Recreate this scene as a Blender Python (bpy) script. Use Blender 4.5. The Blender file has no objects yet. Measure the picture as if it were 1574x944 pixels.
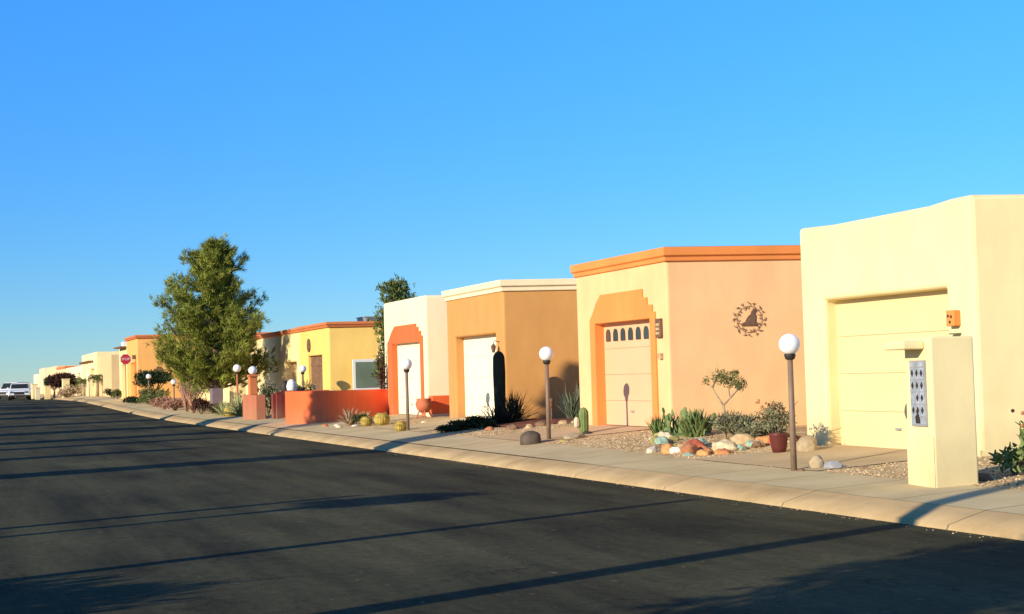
import bpy, bmesh, math, random
from mathutils import Vector, Matrix, noise
random.seed(7)
R = math.radians
SC = bpy.context.scene
COL = SC.collection

# ------------------------------------------------------------------ camera
EYE = 1.55
FPX, PITCH, YAW, ROLL = 2350.0, 0.0441, 0.3531, 0.028
fw = Vector((math.sin(YAW)*math.cos(PITCH), math.cos(YAW)*math.cos(PITCH), math.sin(PITCH)))
r0 = Vector((math.cos(YAW), -math.sin(YAW), 0)); u0 = r0.cross(fw)
rt = r0*math.cos(ROLL) - u0*math.sin(ROLL); up = rt.cross(fw)
cam = bpy.data.cameras.new('camera'); cam.sensor_width = 36.0
cam.lens = 36.0*FPX/1574.0; cam.clip_start = 0.1; cam.clip_end = 6000
camo = bpy.data.objects.new('camera', cam); COL.objects.link(camo)
m = Matrix((rt, up, -fw)).transposed().to_4x4(); m.translation = (0, 0, EYE)
camo.matrix_world = m; SC.camera = camo

# ------------------------------------------------------------------ light
SUN_EL, SUN_AZ = R(19), R(23)          # azimuth measured from -X towards -Y
to_sun = Vector((-math.cos(SUN_AZ)*math.cos(SUN_EL), -math.sin(SUN_AZ)*math.cos(SUN_EL), math.sin(SUN_EL)))
w = bpy.data.worlds.new('World'); SC.world = w; w.use_nodes = True
nt = w.node_tree; nt.nodes.clear()
sky = nt.nodes.new('ShaderNodeTexSky'); sky.sky_type = 'NISHITA'; sky.sun_disc = False
sky.sun_elevation = SUN_EL
sky.sun_rotation = math.atan2(to_sun.x, to_sun.y)
sky.altitude = 3000; sky.air_density = 1.0; sky.dust_density = 0.0; sky.ozone_density = 6.0
hs = nt.nodes.new('ShaderNodeHueSaturation'); hs.inputs['Saturation'].default_value = 1.13; hs.inputs['Value'].default_value = 1.2
bgn = nt.nodes.new('ShaderNodeBackground'); bgn.inputs[1].default_value = 0.15
wo = nt.nodes.new('ShaderNodeOutputWorld')
tcw = nt.nodes.new('ShaderNodeTexCoord'); sx = nt.nodes.new('ShaderNodeSeparateXYZ'); rp = nt.nodes.new('ShaderNodeValToRGB'); ml = nt.nodes.new('ShaderNodeVectorMath'); ml.operation = 'MULTIPLY'
rp.color_ramp.elements[0].position = 0.0; rp.color_ramp.elements[0].color = (.46, .455, .39, 1)
rp.color_ramp.elements[1].position = 0.24; rp.color_ramp.elements[1].color = (.93, 1, 1, 1)
nt.links.new(tcw.outputs['Generated'], sx.inputs[0]); nt.links.new(sx.outputs[2], rp.inputs[0])
nt.links.new(sky.outputs[0], hs.inputs['Color']); nt.links.new(hs.outputs[0], ml.inputs[0]); nt.links.new(rp.outputs[0], ml.inputs[1]); nt.links.new(ml.outputs[0], bgn.inputs[0]); nt.links.new(bgn.outputs[0], wo.inputs[0])
sun = bpy.data.lights.new('sun', 'SUN'); sun.energy = 4.6; sun.angle = R(0.5); sun.color = (1.0, 0.86, 0.64)
suno = bpy.data.objects.new('sun', sun); COL.objects.link(suno)
suno.rotation_euler = (-to_sun).to_track_quat('-Z', 'Y').to_euler()
vs = SC.view_settings; vs.view_transform = 'Standard'; vs.look = 'None'; vs.gamma = 1; vs.exposure = 0.48
vs.use_curve_mapping = False

# ------------------------------------------------------------------ terrain height
def rise(Y):
    t = min(max((Y-62)/58, 0), 1); return .5*t*t*(3-2*t)
def slope(Y):
    t = min(max((Y-19.5)/5, 0), 1); return .049 + .033*t*t*(3-2*t)
CURB = 8.65
def gz(X, Y):
    if X < CURB: return rise(Y)
    if X < CURB+.12: return rise(Y) + .14*(X-CURB)/.12
    return rise(Y) + .14 + min(X-CURB-.12, 3.7)*slope(Y)

# ------------------------------------------------------------------ materials
def srgb(r, g, b):
    f = lambda c: (c/255/12.92) if c/255 <= .04045 else ((c/255+.055)/1.055)**2.4
    return (f(r), f(g), f(b), 1)
def newmat(name):
    M = bpy.data.materials.new(name); M.use_nodes = True
    return M, M.node_tree, M.node_tree.nodes['Principled BSDF']
def N(t, kind, **kw):
    n = t.nodes.new(kind)
    for k, v in kw.items(): setattr(n, k, v)
    return n
def mat(name, col, rough=.8, var=.12, vscale=3.0, bump=0.0, bscale=60.0, metal=0.0, spec=.3, island=0.0, bdist=.02):
    """solid colour with large soft variation, optional fine bump, optional per-leaf variation"""
    M, t, b = newmat(name)
    col = tuple(col[:3])
    tc = N(t, 'ShaderNodeTexCoord')
    n1 = N(t, 'ShaderNodeTexNoise'); n1.inputs['Scale'].default_value = vscale; n1.inputs['Detail'].default_value = 6
    t.links.new(tc.outputs['Object'], n1.inputs['Vector'])
    mr = N(t, 'ShaderNodeMapRange'); mr.inputs['From Min'].default_value = .3; mr.inputs['From Max'].default_value = .7
    mr.inputs['To Min'].default_value = 1-var; mr.inputs['To Max'].default_value = 1+var
    t.links.new(n1.outputs['Fac'], mr.inputs['Value'])
    src = mr.outputs[0]
    if island:
        g = N(t, 'ShaderNodeNewGeometry'); m2 = N(t, 'ShaderNodeMapRange')
        m2.inputs['To Min'].default_value = 1-island; m2.inputs['To Max'].default_value = 1+island
        t.links.new(g.outputs['Random Per Island'], m2.inputs['Value'])
        mm = N(t, 'ShaderNodeMath', operation='MULTIPLY'); t.links.new(src, mm.inputs[0]); t.links.new(m2.outputs[0], mm.inputs[1]); src = mm.outputs[0]
    sc = N(t, 'ShaderNodeVectorMath', operation='SCALE'); sc.inputs[0].default_value = col
    t.links.new(src, sc.inputs['Scale']); t.links.new(sc.outputs[0], b.inputs['Base Color'])
    b.inputs['Roughness'].default_value = rough; b.inputs['Metallic'].default_value = metal
    b.inputs['Specular IOR Level'].default_value = spec
    if bump:
        n2 = N(t, 'ShaderNodeTexNoise'); n2.inputs['Scale'].default_value = bscale; n2.inputs['Detail'].default_value = 5
        t.links.new(tc.outputs['Object'], n2.inputs['Vector'])
        bp = N(t, 'ShaderNodeBump'); bp.inputs['Strength'].default_value = bump; bp.inputs['Distance'].default_value = bdist
        t.links.new(n2.outputs['Fac'], bp.inputs['Height']); t.links.new(bp.outputs[0], b.inputs['Normal'])
    return M
def stucco(name, col, var=.06):
    """rendered wall: soft trowel mottling, faint vertical weather streaks, sandy bump"""
    M, t, b = newmat(name)
    g = N(t, 'ShaderNodeNewGeometry')
    n1 = N(t, 'ShaderNodeTexNoise'); n1.inputs['Scale'].default_value = .9; n1.inputs['Detail'].default_value = 8; n1.inputs['Roughness'].default_value = .6
    t.links.new(g.outputs['Position'], n1.inputs['Vector'])
    mp = N(t, 'ShaderNodeMapping'); mp.inputs['Scale'].default_value = (1.6, 1.6, .6)
    t.links.new(g.outputs['Position'], mp.inputs['Vector'])
    n2 = N(t, 'ShaderNodeTexNoise'); n2.inputs['Scale'].default_value = 1.6; n2.inputs['Detail'].default_value = 5
    t.links.new(mp.outputs[0], n2.inputs['Vector'])
    ad = N(t, 'ShaderNodeMath', operation='ADD'); t.links.new(n1.outputs['Fac'], ad.inputs[0]); t.links.new(n2.outputs['Fac'], ad.inputs[1])
    mr = N(t, 'ShaderNodeMapRange'); mr.inputs['From Min'].default_value = .7; mr.inputs['From Max'].default_value = 1.3
    mr.inputs['To Min'].default_value = 1-var*1.6; mr.inputs['To Max'].default_value = 1+var
    t.links.new(ad.outputs[0], mr.inputs['Value'])
    sc = N(t, 'ShaderNodeVectorMath', operation='SCALE'); sc.inputs[0].default_value = tuple(col[:3])
    t.links.new(mr.outputs[0], sc.inputs['Scale'])
    sp = N(t, 'ShaderNodeSeparateXYZ'); t.links.new(g.outputs['Position'], sp.inputs[0])
    zr = N(t, 'ShaderNodeMapRange'); zr.inputs['From Min'].default_value = .4; zr.inputs['From Max'].default_value = .85; zr.inputs['To Min'].default_value = .55; zr.inputs['To Max'].default_value = 0
    t.links.new(sp.outputs[2], zr.inputs['Value'])
    nd = N(t, 'ShaderNodeTexNoise'); nd.inputs['Scale'].default_value = 3.5; nd.inputs['Detail'].default_value = 7; t.links.new(g.outputs['Position'], nd.inputs['Vector'])
    dm = N(t, 'ShaderNodeMath', operation='MULTIPLY'); t.links.new(zr.outputs[0], dm.inputs[0]); t.links.new(nd.outputs['Fac'], dm.inputs[1])
    mxd = N(t, 'ShaderNodeMix', data_type='RGBA'); t.links.new(dm.outputs[0], mxd.inputs[0]); t.links.new(sc.outputs[0], mxd.inputs[6]); mxd.inputs[7].default_value = (.34, .24, .13, 1)
    t.links.new(mxd.outputs[2], b.inputs['Base Color'])
    b.inputs['Roughness'].default_value = .92; b.inputs['Specular IOR Level'].default_value = .15
    n3 = N(t, 'ShaderNodeTexNoise'); n3.inputs['Scale'].default_value = 28; n3.inputs['Detail'].default_value = 6
    t.links.new(g.outputs['Position'], n3.inputs['Vector'])
    a2 = N(t, 'ShaderNodeMath', operation='MULTIPLY_ADD'); a2.inputs[1].default_value = .3
    t.links.new(n3.outputs['Fac'], a2.inputs[0]); t.links.new(n1.outputs['Fac'], a2.inputs[2])
    bp = N(t, 'ShaderNodeBump'); bp.inputs['Strength'].default_value = .3; bp.inputs['Distance'].default_value = .015
    t.links.new(a2.outputs[0], bp.inputs['Height']); t.links.new(bp.outputs[0], b.inputs['Normal'])
    return M
def ramp_mat(name, stops, scale, detail=6, rough=.9, bump=.3, bdist=.02, stretch=(1, 1, 1), spots=None, voronoi=None, joint=None, spec=.2):
    M, t, b = newmat(name)
    g = N(t, 'ShaderNodeNewGeometry')
    mp = N(t, 'ShaderNodeMapping'); mp.inputs['Scale'].default_value = stretch; t.links.new(g.outputs['Position'], mp.inputs['Vector'])
    n1 = N(t, 'ShaderNodeTexNoise'); n1.inputs['Scale'].default_value = scale; n1.inputs['Detail'].default_value = detail; n1.inputs['Roughness'].default_value = .62
    t.links.new(mp.outputs[0], n1.inputs['Vector'])
    cr = N(t, 'ShaderNodeValToRGB'); e = cr.color_ramp.elements
    while len(e) < len(stops): e.new(.5)
    for i, (p, c) in enumerate(stops): e[i].position = p; e[i].color = tuple(c[:3])+(1,)
    t.links.new(n1.outputs['Fac'], cr.inputs[0]); out = cr.outputs[0]
    h = n1.outputs['Fac']
    if voronoi:
        vsx, amt = voronoi
        v = N(t, 'ShaderNodeTexVoronoi'); v.inputs['Scale'].default_value = vsx; t.links.new(g.outputs['Position'], v.inputs['Vector'])
        sep = N(t, 'ShaderNodeSeparateColor'); t.links.new(v.outputs['Color'], sep.inputs[0])
        mr = N(t, 'ShaderNodeMapRange'); mr.inputs['To Min'].default_value = 1-amt; mr.inputs['To Max'].default_value = 1+amt
        t.links.new(sep.outputs[0], mr.inputs['Value'])
        sc = N(t, 'ShaderNodeVectorMath', operation='SCALE'); t.links.new(out, sc.inputs[0]); t.links.new(mr.outputs[0], sc.inputs['Scale']); out = sc.outputs[0]
        h = v.outputs['Distance']
    if spots:
        ss, thr, c = spots
        n2 = N(t, 'ShaderNodeTexNoise'); n2.inputs['Scale'].default_value = ss; n2.inputs['Detail'].default_value = 2; t.links.new(g.outputs['Position'], n2.inputs['Vector'])
        mr = N(t, 'ShaderNodeMapRange'); mr.inputs['From Min'].default_value = thr; mr.inputs['From Max'].default_value = thr+.05; t.links.new(n2.outputs['Fac'], mr.inputs['Value'])
        mx = N(t, 'ShaderNodeMix', data_type='RGBA'); t.links.new(mr.outputs[0], mx.inputs[0]); t.links.new(out, mx.inputs[6]); mx.inputs[7].default_value = tuple(c[:3])+(1,); out = mx.outputs[2]
    if joint:
        sp = N(t, 'ShaderNodeSeparateXYZ'); t.links.new(g.outputs['Position'], sp.inputs[0])
        md = N(t, 'ShaderNodeMath', operation='PINGPONG'); md.inputs[1].default_value = joint/2; t.links.new(sp.outputs[1], md.inputs[0])
        lt = N(t, 'ShaderNodeMath', operation='LESS_THAN'); lt.inputs[1].default_value = .012; t.links.new(md.outputs[0], lt.inputs[0])
        mx = N(t, 'ShaderNodeMix', data_type='RGBA'); t.links.new(lt.outputs[0], mx.inputs[0]); t.links.new(out, mx.inputs[6]); mx.inputs[7].default_value = (.2, .15, .09, 1); out = mx.outputs[2]
    t.links.new(out, b.inputs['Base Color'])
    bp = N(t, 'ShaderNodeBump'); bp.inputs['Strength'].default_value = bump; bp.inputs['Distance'].default_value = bdist
    t.links.new(h, bp.inputs['Height']); t.links.new(bp.outputs[0], b.inputs['Normal'])
    b.inputs['Roughness'].default_value = rough; b.inputs['Specular IOR Level'].default_value = spec
    return M
def asphalt():
    M, t, b = newmat('asphalt')
    g = N(t, 'ShaderNodeNewGeometry')
    def nz(scale, detail, st=(1, 1, 1), rough=.6):
        mp = N(t, 'ShaderNodeMapping'); mp.inputs['Scale'].default_value = st; t.links.new(g.outputs['Position'], mp.inputs['Vector'])
        n = N(t, 'ShaderNodeTexNoise'); n.inputs['Scale'].default_value = scale; n.inputs['Detail'].default_value = detail; n.inputs['Roughness'].default_value = rough
        t.links.new(mp.outputs[0], n.inputs['Vector']); return n.outputs['Fac']
    big = nz(.35, 5, (1, .5, 1)); streak = nz(1.1, 6, (1.5, .16, 1)); fine = nz(55, 3)
    cr = N(t, 'ShaderNodeValToRGB'); e = cr.color_ramp.elements
    e[0].position = .36; e[0].color = (.017, .0165, .008, 1); e[1].position = .66; e[1].color = (.092, .086, .041, 1)
    m1 = N(t, 'ShaderNodeMath', operation='MULTIPLY_ADD'); m1.inputs[1].default_value = .5; t.links.new(big, m1.inputs[0])
    m0 = N(t, 'ShaderNodeMath', operation='MULTIPLY'); m0.inputs[1].default_value = .5; t.links.new(streak, m0.inputs[0]); t.links.new(m0.outputs[0], m1.inputs[2])
    t.links.new(m1.outputs[0], cr.inputs[0])
    mr = N(t, 'ShaderNodeMapRange'); mr.inputs['From Min'].default_value = .3; mr.inputs['From Max'].default_value = .7; mr.inputs['To Min'].default_value = .72; mr.inputs['To Max'].default_value = 1.3
    t.links.new(fine, mr.inputs['Value'])
    sc = N(t, 'ShaderNodeVectorMath', operation='SCALE'); t.links.new(cr.outputs[0], sc.inputs[0]); t.links.new(mr.outputs[0], sc.inputs['Scale'])
    med = nz(11, 4, (1, .6, 1), .7); mrm = N(t, 'ShaderNodeMapRange'); mrm.inputs['From Min'].default_value = .3; mrm.inputs['From Max'].default_value = .7; mrm.inputs['To Min'].default_value = .7; mrm.inputs['To Max'].default_value = 1.3
    t.links.new(med, mrm.inputs['Value']); sc0 = sc
    sc = N(t, 'ShaderNodeVectorMath', operation='SCALE'); t.links.new(sc0.outputs[0], sc.inputs[0]); t.links.new(mrm.outputs[0], sc.inputs['Scale'])
    # pale grit specks
    sp = nz(9, 2); m2 = N(t, 'ShaderNodeMapRange'); m2.inputs['From Min'].default_value = .69; m2.inputs['From Max'].default_value = .74; t.links.new(sp, m2.inputs['Value'])
    mx = N(t, 'ShaderNodeMix', data_type='RGBA'); t.links.new(m2.outputs[0], mx.inputs[0]); t.links.new(sc.outputs[0], mx.inputs[6]); mx.inputs[7].default_value = (.16, .14, .1, 1)
    wv = N(t, 'ShaderNodeTexNoise'); wv.inputs['Scale'].default_value = 1.3; wv.inputs['Detail'].default_value = 4; t.links.new(g.outputs['Position'], wv.inputs['Vector'])
    wa = N(t, 'ShaderNodeVectorMath', operation='ADD'); t.links.new(g.outputs['Position'], wa.inputs[0]); t.links.new(wv.outputs['Color'], wa.inputs[1])
    vc = N(t, 'ShaderNodeTexVoronoi', feature='DISTANCE_TO_EDGE'); vc.inputs['Scale'].default_value = .38; t.links.new(wa.outputs[0], vc.inputs['Vector'])
    lc = N(t, 'ShaderNodeMapRange'); lc.inputs['From Min'].default_value = .0; lc.inputs['From Max'].default_value = .006; lc.inputs['To Min'].default_value = .55; lc.inputs['To Max'].default_value = 1.0
    t.links.new(vc.outputs['Distance'], lc.inputs['Value'])
    cs = N(t, 'ShaderNodeVectorMath', operation='SCALE'); t.links.new(mx.outputs[2], cs.inputs[0]); t.links.new(lc.outputs[0], cs.inputs['Scale'])
    t.links.new(cs.outputs[0], b.inputs['Base Color'])
    bp = N(t, 'ShaderNodeBump'); bp.inputs['Strength'].default_value = .5; bp.inputs['Distance'].default_value = .012
    t.links.new(fine, bp.inputs['Height']); t.links.new(bp.outputs[0], b.inputs['Normal'])
    b.inputs['Roughness'].default_value = .95; b.inputs['Specular IOR Level'].default_value = .12
    return M
M = {}
M['asphalt'] = asphalt()
M['gravel'] = ramp_mat('gravel', [(.3, (.42, .28, .12)), (.5, (.58, .41, .20)), (.7, (.68, .52, .29))], 2.2, 8, voronoi=(26, .42), bump=.9, bdist=.02)
M['desert'] = ramp_mat('desert', [(.3, (.30, .22, .12)), (.7, (.45, .35, .22))], .3, 8, voronoi=(8, .2), bump=.4, bdist=.03)
M['sidewalk'] = ramp_mat('sidewalk_concrete', [(.3, (.43, .34, .17)), (.55, (.55, .44, .24)), (.75, (.63, .50, .28))], .8, 8, bump=.25, bdist=.01, joint=1.5)
M['drive'] = ramp_mat('driveway_concrete', [(.3, (.42, .31, .16)), (.6, (.54, .41, .23)), (.75, (.58, .46, .27))], .6, 8, bump=.25, bdist=.01, joint=3.0)
M['curb'] = ramp_mat('curb_concrete', [(.3, (.36, .25, .115)), (.7, (.54, .39, .20))], 1.3, 10, bump=.5, bdist=.015, joint=3.0)
WALL = dict(
    cream=(.80, .685, .365), cream2=(.74, .60, .36), peach=(.85, .52, .255), orange=(.80, .275, .075), brown=(.58, .295, .095),
    ivory=(.84, .72, .46), white=(.86, .74, .48), red=(.84, .155, .05), red2=(.55, .10, .05), yellow=(.83, .56, .16), pale=(.83, .66, .32),
    tangerine=(.80, .42, .13), tan=(.66, .47, .24), salmon=(.46, .165, .09), trim=(.60, .20, .075), shaded_red=(.20, .04, .035), farpeach=(.80, .56, .32))
for k, c in WALL.items(): M[k] = stucco(k+'_stucco', c)
M['door_cream'] = mat('door_cream', (.76, .59, .30), .6, .03, 1.2)
M['door_peach'] = mat('door_peach', (.82, .44, .25), .6, .03, 1.2)
M['door_ivory'] = mat('door_ivory', (.86, .79, .56), .6, .03, 1.2)
M['globe'] = mat('globe_glass', (.88, .87, .85), .25, .01, 2, spec=.5)
M['pole'] = mat('painted_pole', (.22, .15, .10), .5, .15, 8, bump=.1)
M['pole_dark'] = mat('weathered_pole', (.12, .085, .06), .6, .2, 8, bump=.1)
M['wood'] = mat('weathered_wood', (.20, .11, .06), .85, .3, 6, bump=.4, bscale=25)
M['bark'] = mat('bark', (.16, .11, .075), .95, .35, 6, bump=.9, bscale=18, bdist=.05)
M['paletrunk'] = mat('pale_bark', (.40, .30, .19), .9, .25, 8, bump=.5, bscale=30)
M['dark'] = mat('dark_iron', (.035, .028, .022), .6, .2, 5)
M['iron'] = mat('rusted_iron', (.16, .09, .055), .75, .3, 12, bump=.2)
M['glass'] = mat('dark_glass', (.05, .06, .06), .12, .1, 2, spec=.6)
M['glassgreen'] = mat('window_glass', (.16, .21, .14), .15, .15, 1.5, spec=.6)
M['terra'] = mat('terracotta', (.50, .15, .07), .75, .15, 5, bump=.2)
M['darkpot'] = mat('oxblood_pot', (.12, .028, .022), .45, .15, 5)
M['grey'] = mat('grey_metal', (.30, .30, .30), .5, .15, 4)
M['stone'] = mat('sand_stone', (.42, .33, .20), .9, .25, 6, bump=.6, bscale=14, bdist=.03)
M['whitepaint'] = mat('white_paint', (.82, .80, .74), .5, .05, 4)
M['stopred'] = mat('stop_sign_red', (.55, .03, .04), .4, .05, 4)
M['pine'] = mat('pine_needles', (.215, .24, .04), .85, .35, 1.2, island=.55, spec=.15)
M['cypress'] = mat('cypress_leaf', (.13, .16, .04), .85, .3, 1.5, island=.5, spec=.15)
M['leaf'] = mat('olive_leaf', (.12, .14, .045), .8, .3, 3, island=.5, spec=.15)
M['leafgrey'] = mat('grey_green_leaf', (.20, .20, .11), .8, .3, 3, island=.4, spec=.15)
M['leafdark'] = mat('deep_green_leaf', (.03, .05, .018), .8, .3, 3, island=.5, spec=.15)
M['leafwine'] = mat('wine_leaf', (.065, .028, .02), .8, .3, 3, island=.5, spec=.15)
M['agave'] = mat('agave_blade', (.17, .21, .13), .6, .25, 3, island=.3)
M['agavey'] = mat('variegated_blade', (.42, .43, .19), .6, .3, 3, island=.4)
M['yuccadark'] = mat('yucca_dark', (.028, .034, .018), .75, .25, 3, island=.4)
M['cactus'] = mat('cactus_skin', (.16, .22, .07), .7, .2, 4, bump=.3, bscale=40)
M['saguaro'] = mat('saguaro_skin', (.03, .034, .018), .95, .25, 4, bump=.4, bscale=40)
M['barrel'] = mat('golden_spines', (.42, .31, .07), .9, .45, 9, bump=.6, bscale=60)
M['straw'] = mat('dry_stems', (.42, .30, .18), .9, .25, 5, island=.3)
M['pinkstem'] = mat('pinkish_stems', (.36, .19, .13), .9, .25, 5, island=.3)
M['carwhite'] = mat('car_paint_white', (.80, .80, .80), .25, .02, 2, spec=.6)
M['rubber'] = mat('rubber', (.02, .02, .02), .8, .1, 2)
M['chrome'] = mat('chrome', (.6, .6, .6), .2, .05, 2, metal=1)
M['lava'] = mat('dark_dome', (.10, .075, .055), .8, .3, 6, bump=.4, bscale=30)
for k, c in dict(rock_rust=(.42, .17, .075), rock_red=(.42, .10, .055), rock_cream=(.60, .50, .32), rock_white=(.68, .62, .50), rock_teal=(.27, .40, .32), rock_olive=(.34, .28, .09), rock_tan=(.48, .34, .18), rock_brown=(.22, .13, .075), rock_orange=(.58, .28, .10)).items():
    M[k] = mat(k, c, .85, .25, 9, bump=.5, bscale=25, bdist=.02)

# ------------------------------------------------------------------ helpers
def obj(name, bm, m, parent=None, smooth=False, bevel=0, segs=2):
    me = bpy.data.meshes.new(name)
    if smooth:
        for f in bm.faces: f.smooth = True
    bm.to_mesh(me); bm.free()
    me.materials.append(M[m] if isinstance(m, str) else m)
    o = bpy.data.objects.new(name, me); COL.objects.link(o)
    if parent is not None: o.parent = parent
    if bevel:
        b = o.modifiers.new('bevel', 'BEVEL'); b.width = bevel; b.segments = segs; b.limit_method = 'ANGLE'; b.angle_limit = R(40)
    return o
def tag(o, label=None, cat=None, group=None, kind=None):
    if label: o['label'] = label
    if cat: o['category'] = cat
    if group: o['group'] = group
    if kind: o['kind'] = kind
    return o
def thing(name, loc, label, cat, group=None, rz=0, s=1):
    o = bpy.data.objects.new(name, None); COL.objects.link(o); o.location = loc; o.rotation_euler = (0, 0, rz); o.scale = (s, s, s)
    return tag(o, label, cat, group)
def dup(root, loc, label=None, rz=None, s=None, group=None):
    def cp(o, par):
        c = o.copy(); COL.objects.link(c)
        if par is not None: c.parent = par
        for ch in [x for x in root_children.get(o.name, [])]: cp(ch, c)
        return c
    root_children = {}
    for x in list(COL.objects):
        if x.parent: root_children.setdefault(x.parent.name, []).append(x)
    r = cp(root, None); r.location = loc
    if rz is not None: r.rotation_euler = (0, 0, rz)
    if s is not None: r.scale = (s, s, s) if not isinstance(s, tuple) else s
    if label: r['label'] = label
    if group: r['group'] = group
    return r
def box(bm, x0, x1, y0, y1, z0, z1):
    v = [bm.verts.new((x, y, z)) for z in (z0, z1) for y in (y0, y1) for x in (x0, x1)]
    for f in ((0, 2, 3, 1), (4, 5, 7, 6), (0, 1, 5, 4), (2, 6, 7, 3), (0, 4, 6, 2), (1, 3, 7, 5)): bm.faces.new([v[i] for i in f])
    return bm
def B(*a):
    bm = bmesh.new(); return box(bm, *a)
def tube(bm, pts, rads, n=8, cap=True):
    pts = [Vector(p) for p in pts]; rings = []
    if not isinstance(rads, (list, tuple)): rads = [rads]*len(pts)
    for i, p in enumerate(pts):
        d = (pts[min(i+1, len(pts)-1)] - pts[max(i-1, 0)]).normalized()
        a = d.orthogonal().normalized() if i == 0 else (a - d*a.dot(d)).normalized()
        b = d.cross(a)
        rings.append([bm.verts.new(p + (a*math.cos(2*math.pi*k/n) + b*math.sin(2*math.pi*k/n))*rads[i]) for k in range(n)])
    for q in range(len(rings)-1):
        for k in range(n): bm.faces.new((rings[q][k], rings[q][(k+1) % n], rings[q+1][(k+1) % n], rings[q+1][k]))
    if cap:
        bm.faces.new(rings[0][::-1]); bm.faces.new(rings[-1])
    return bm
def lathe(bm, prof, n=20, c=(0, 0, 0), ribs=0, amp=0):
    rings = []
    for r_, z in prof:
        rings.append([bm.verts.new((c[0]+r_*(1+amp*math.cos(ribs*2*math.pi*k/n))*math.cos(2*math.pi*k/n), c[1]+r_*(1+amp*math.cos(ribs*2*math.pi*k/n))*math.sin(2*math.pi*k/n), c[2]+z)) for k in range(n)])
    for q in range(len(rings)-1):
        for k in range(n): bm.faces.new((rings[q][k], rings[q][(k+1) % n], rings[q+1][(k+1) % n], rings[q+1][k]))
    bm.faces.new(rings[0][::-1]); bm.faces.new(rings[-1])
    return bm
def sphere(bm, c, r, sx=1, sy=1, sz=1, u=20, v=12, rot=None):
    mt = Matrix.Translation(c) @ (rot.to_4x4() if rot else Matrix()) @ Matrix.Diagonal((r*sx, r*sy, r*sz, 1))
    bmesh.ops.create_uvsphere(bm, u_segments=u, v_segments=v, radius=1, matrix=mt); return bm
def rock_bm(r, sx=1, sy=1, sz=.7, seed=0, sub=2, jag=.3):
    bm = bmesh.new(); bmesh.ops.create_icosphere(bm, subdivisions=sub, radius=1)
    off = Vector((seed*3.7, seed*1.3, seed*2.1))
    for v in bm.verts:
        k = 1 + jag*noise.noise(v.co*1.3+off) + jag*.5*noise.noise(v.co*3+off)
        v.co = Vector((v.co.x*sx*r*k, v.co.y*sy*r*k, v.co.z*sz*r*k))
    for v in bm.verts: v.co.z += r*sz*.55
    return bm
def polyx(bm, pts, x0, x1):
    """prism of a (y,z) polygon between two x planes"""
    a = [bm.verts.new((x0, y, z)) for y, z in pts]; b = [bm.verts.new((x1, y, z)) for y, z in pts]
    n = len(pts)
    bm.faces.new(a); bm.faces.new(b[::-1])
    for i in range(n): bm.faces.new((a[i], b[i], b[(i+1) % n], a[(i+1) % n]))
    bmesh.ops.recalc_face_normals(bm, faces=bm.faces); return bm
def rv(s=1): return Vector((random.gauss(0, s), random.gauss(0, s), random.gauss(0, s)))
def leafq(bm, p, d, L, W):
    """one small leaf/needle-bunch face of length L along d"""
    d = d.normalized(); s = d.cross(rv()).normalized()*W
    a = bm.verts.new(p - s*.5); b = bm.verts.new(p + s*.5); c = bm.verts.new(p + d*L + s*.15); e = bm.verts.new(p + d*L - s*.15)
    bm.faces.new((a, b, c, e))
def blade(bm, p, az, tilt, L, W, droop=.25, seg=4):
    """tapered arching blade with a V section"""
    dh = Vector((math.cos(az), math.sin(az), 0)); sd = Vector((-math.sin(az), math.cos(az), 0))
    prev = None; q = Vector(p); t = tilt
    for i in range(seg+1):
        f = i/seg; wd = W*(1-f)**.6*.5*(1 if i < seg else .0)+.001
        cur = [bm.verts.new(q - sd*wd), bm.verts.new(q - Vector((0, 0, wd*.6))), bm.verts.new(q + sd*wd)]
        if prev:
            bm.faces.new((prev[0], prev[1], cur[1], cur[0])); bm.faces.new((prev[1], prev[2], cur[2], cur[1]))
        prev = cur
        q = q + (dh*math.cos(t) + Vector((0, 0, math.sin(t))))*(L/seg); t -= droop/seg*2

# ------------------------------------------------------------------ ground, road, kerb, pavement
def strip(name, xs, zf, m, y0=-30, y1=330, step=2.0):
    bm = bmesh.new(); ys = []
    y = y0
    while y < y1: ys.append(y); y += step
    ys.append(y1); prev = None
    for y in ys:
        row = [bm.verts.new((x, y, zf(i, x, y))) for i, x in enumerate(xs)]
        if prev:
            for i in range(len(xs)-1): bm.faces.new((prev[i], prev[i+1], row[i+1], row[i]))
        prev = row
    return tag(obj(name, bm, m, smooth=True), kind='structure')
# base sheet to the horizon, lowered a little under everything else
bm = bmesh.new()
xs = [-3000, -300, -40, -6, 0, 8.6, 8.9, 10, 11, 12.6, 13.5, 30, 300, 3000]
ys = [-300, -40, 0, 10, 18, 20, 21, 22, 23, 24, 25, 30, 50]+[62+4*i for i in range(16)]+[200, 400, 1000, 5000]
prev = None
for y in ys:
    row = [bm.verts.new((x, y, (rise(y) if x < 8.75 else gz(x, y)) - .05)) for x in xs]
    if prev:
        for i in range(len(xs)-1): bm.faces.new((prev[i], prev[i+1], row[i+1], row[i]))
    prev = row
tag(obj('ground', bm, 'desert'), kind='structure')
strip('road', [-1.6, 1, 3.5, 6, CURB], lambda i, x, y: rise(y), 'asphalt')
strip('curb', [CURB-.002, CURB, CURB+.012, CURB+.025, CURB+.30, CURB+.45], lambda i, x, y: rise(y)+(-.03, 0.004, .015, .045, .118, .154)[i], 'curb')
strip('sidewalk', [CURB+.45, CURB+1.0, CURB+1.62], lambda i, x, y: gz(x, y)+(0.0 if i == 0 else .006), 'sidewalk', step=1.0)
strip('gravel_yard', [CURB+1.62, 11, 12.0, 12.6, 13.5, 16, 24], lambda i, x, y: gz(x, y)+.004, 'gravel', step=1.0)
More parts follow.
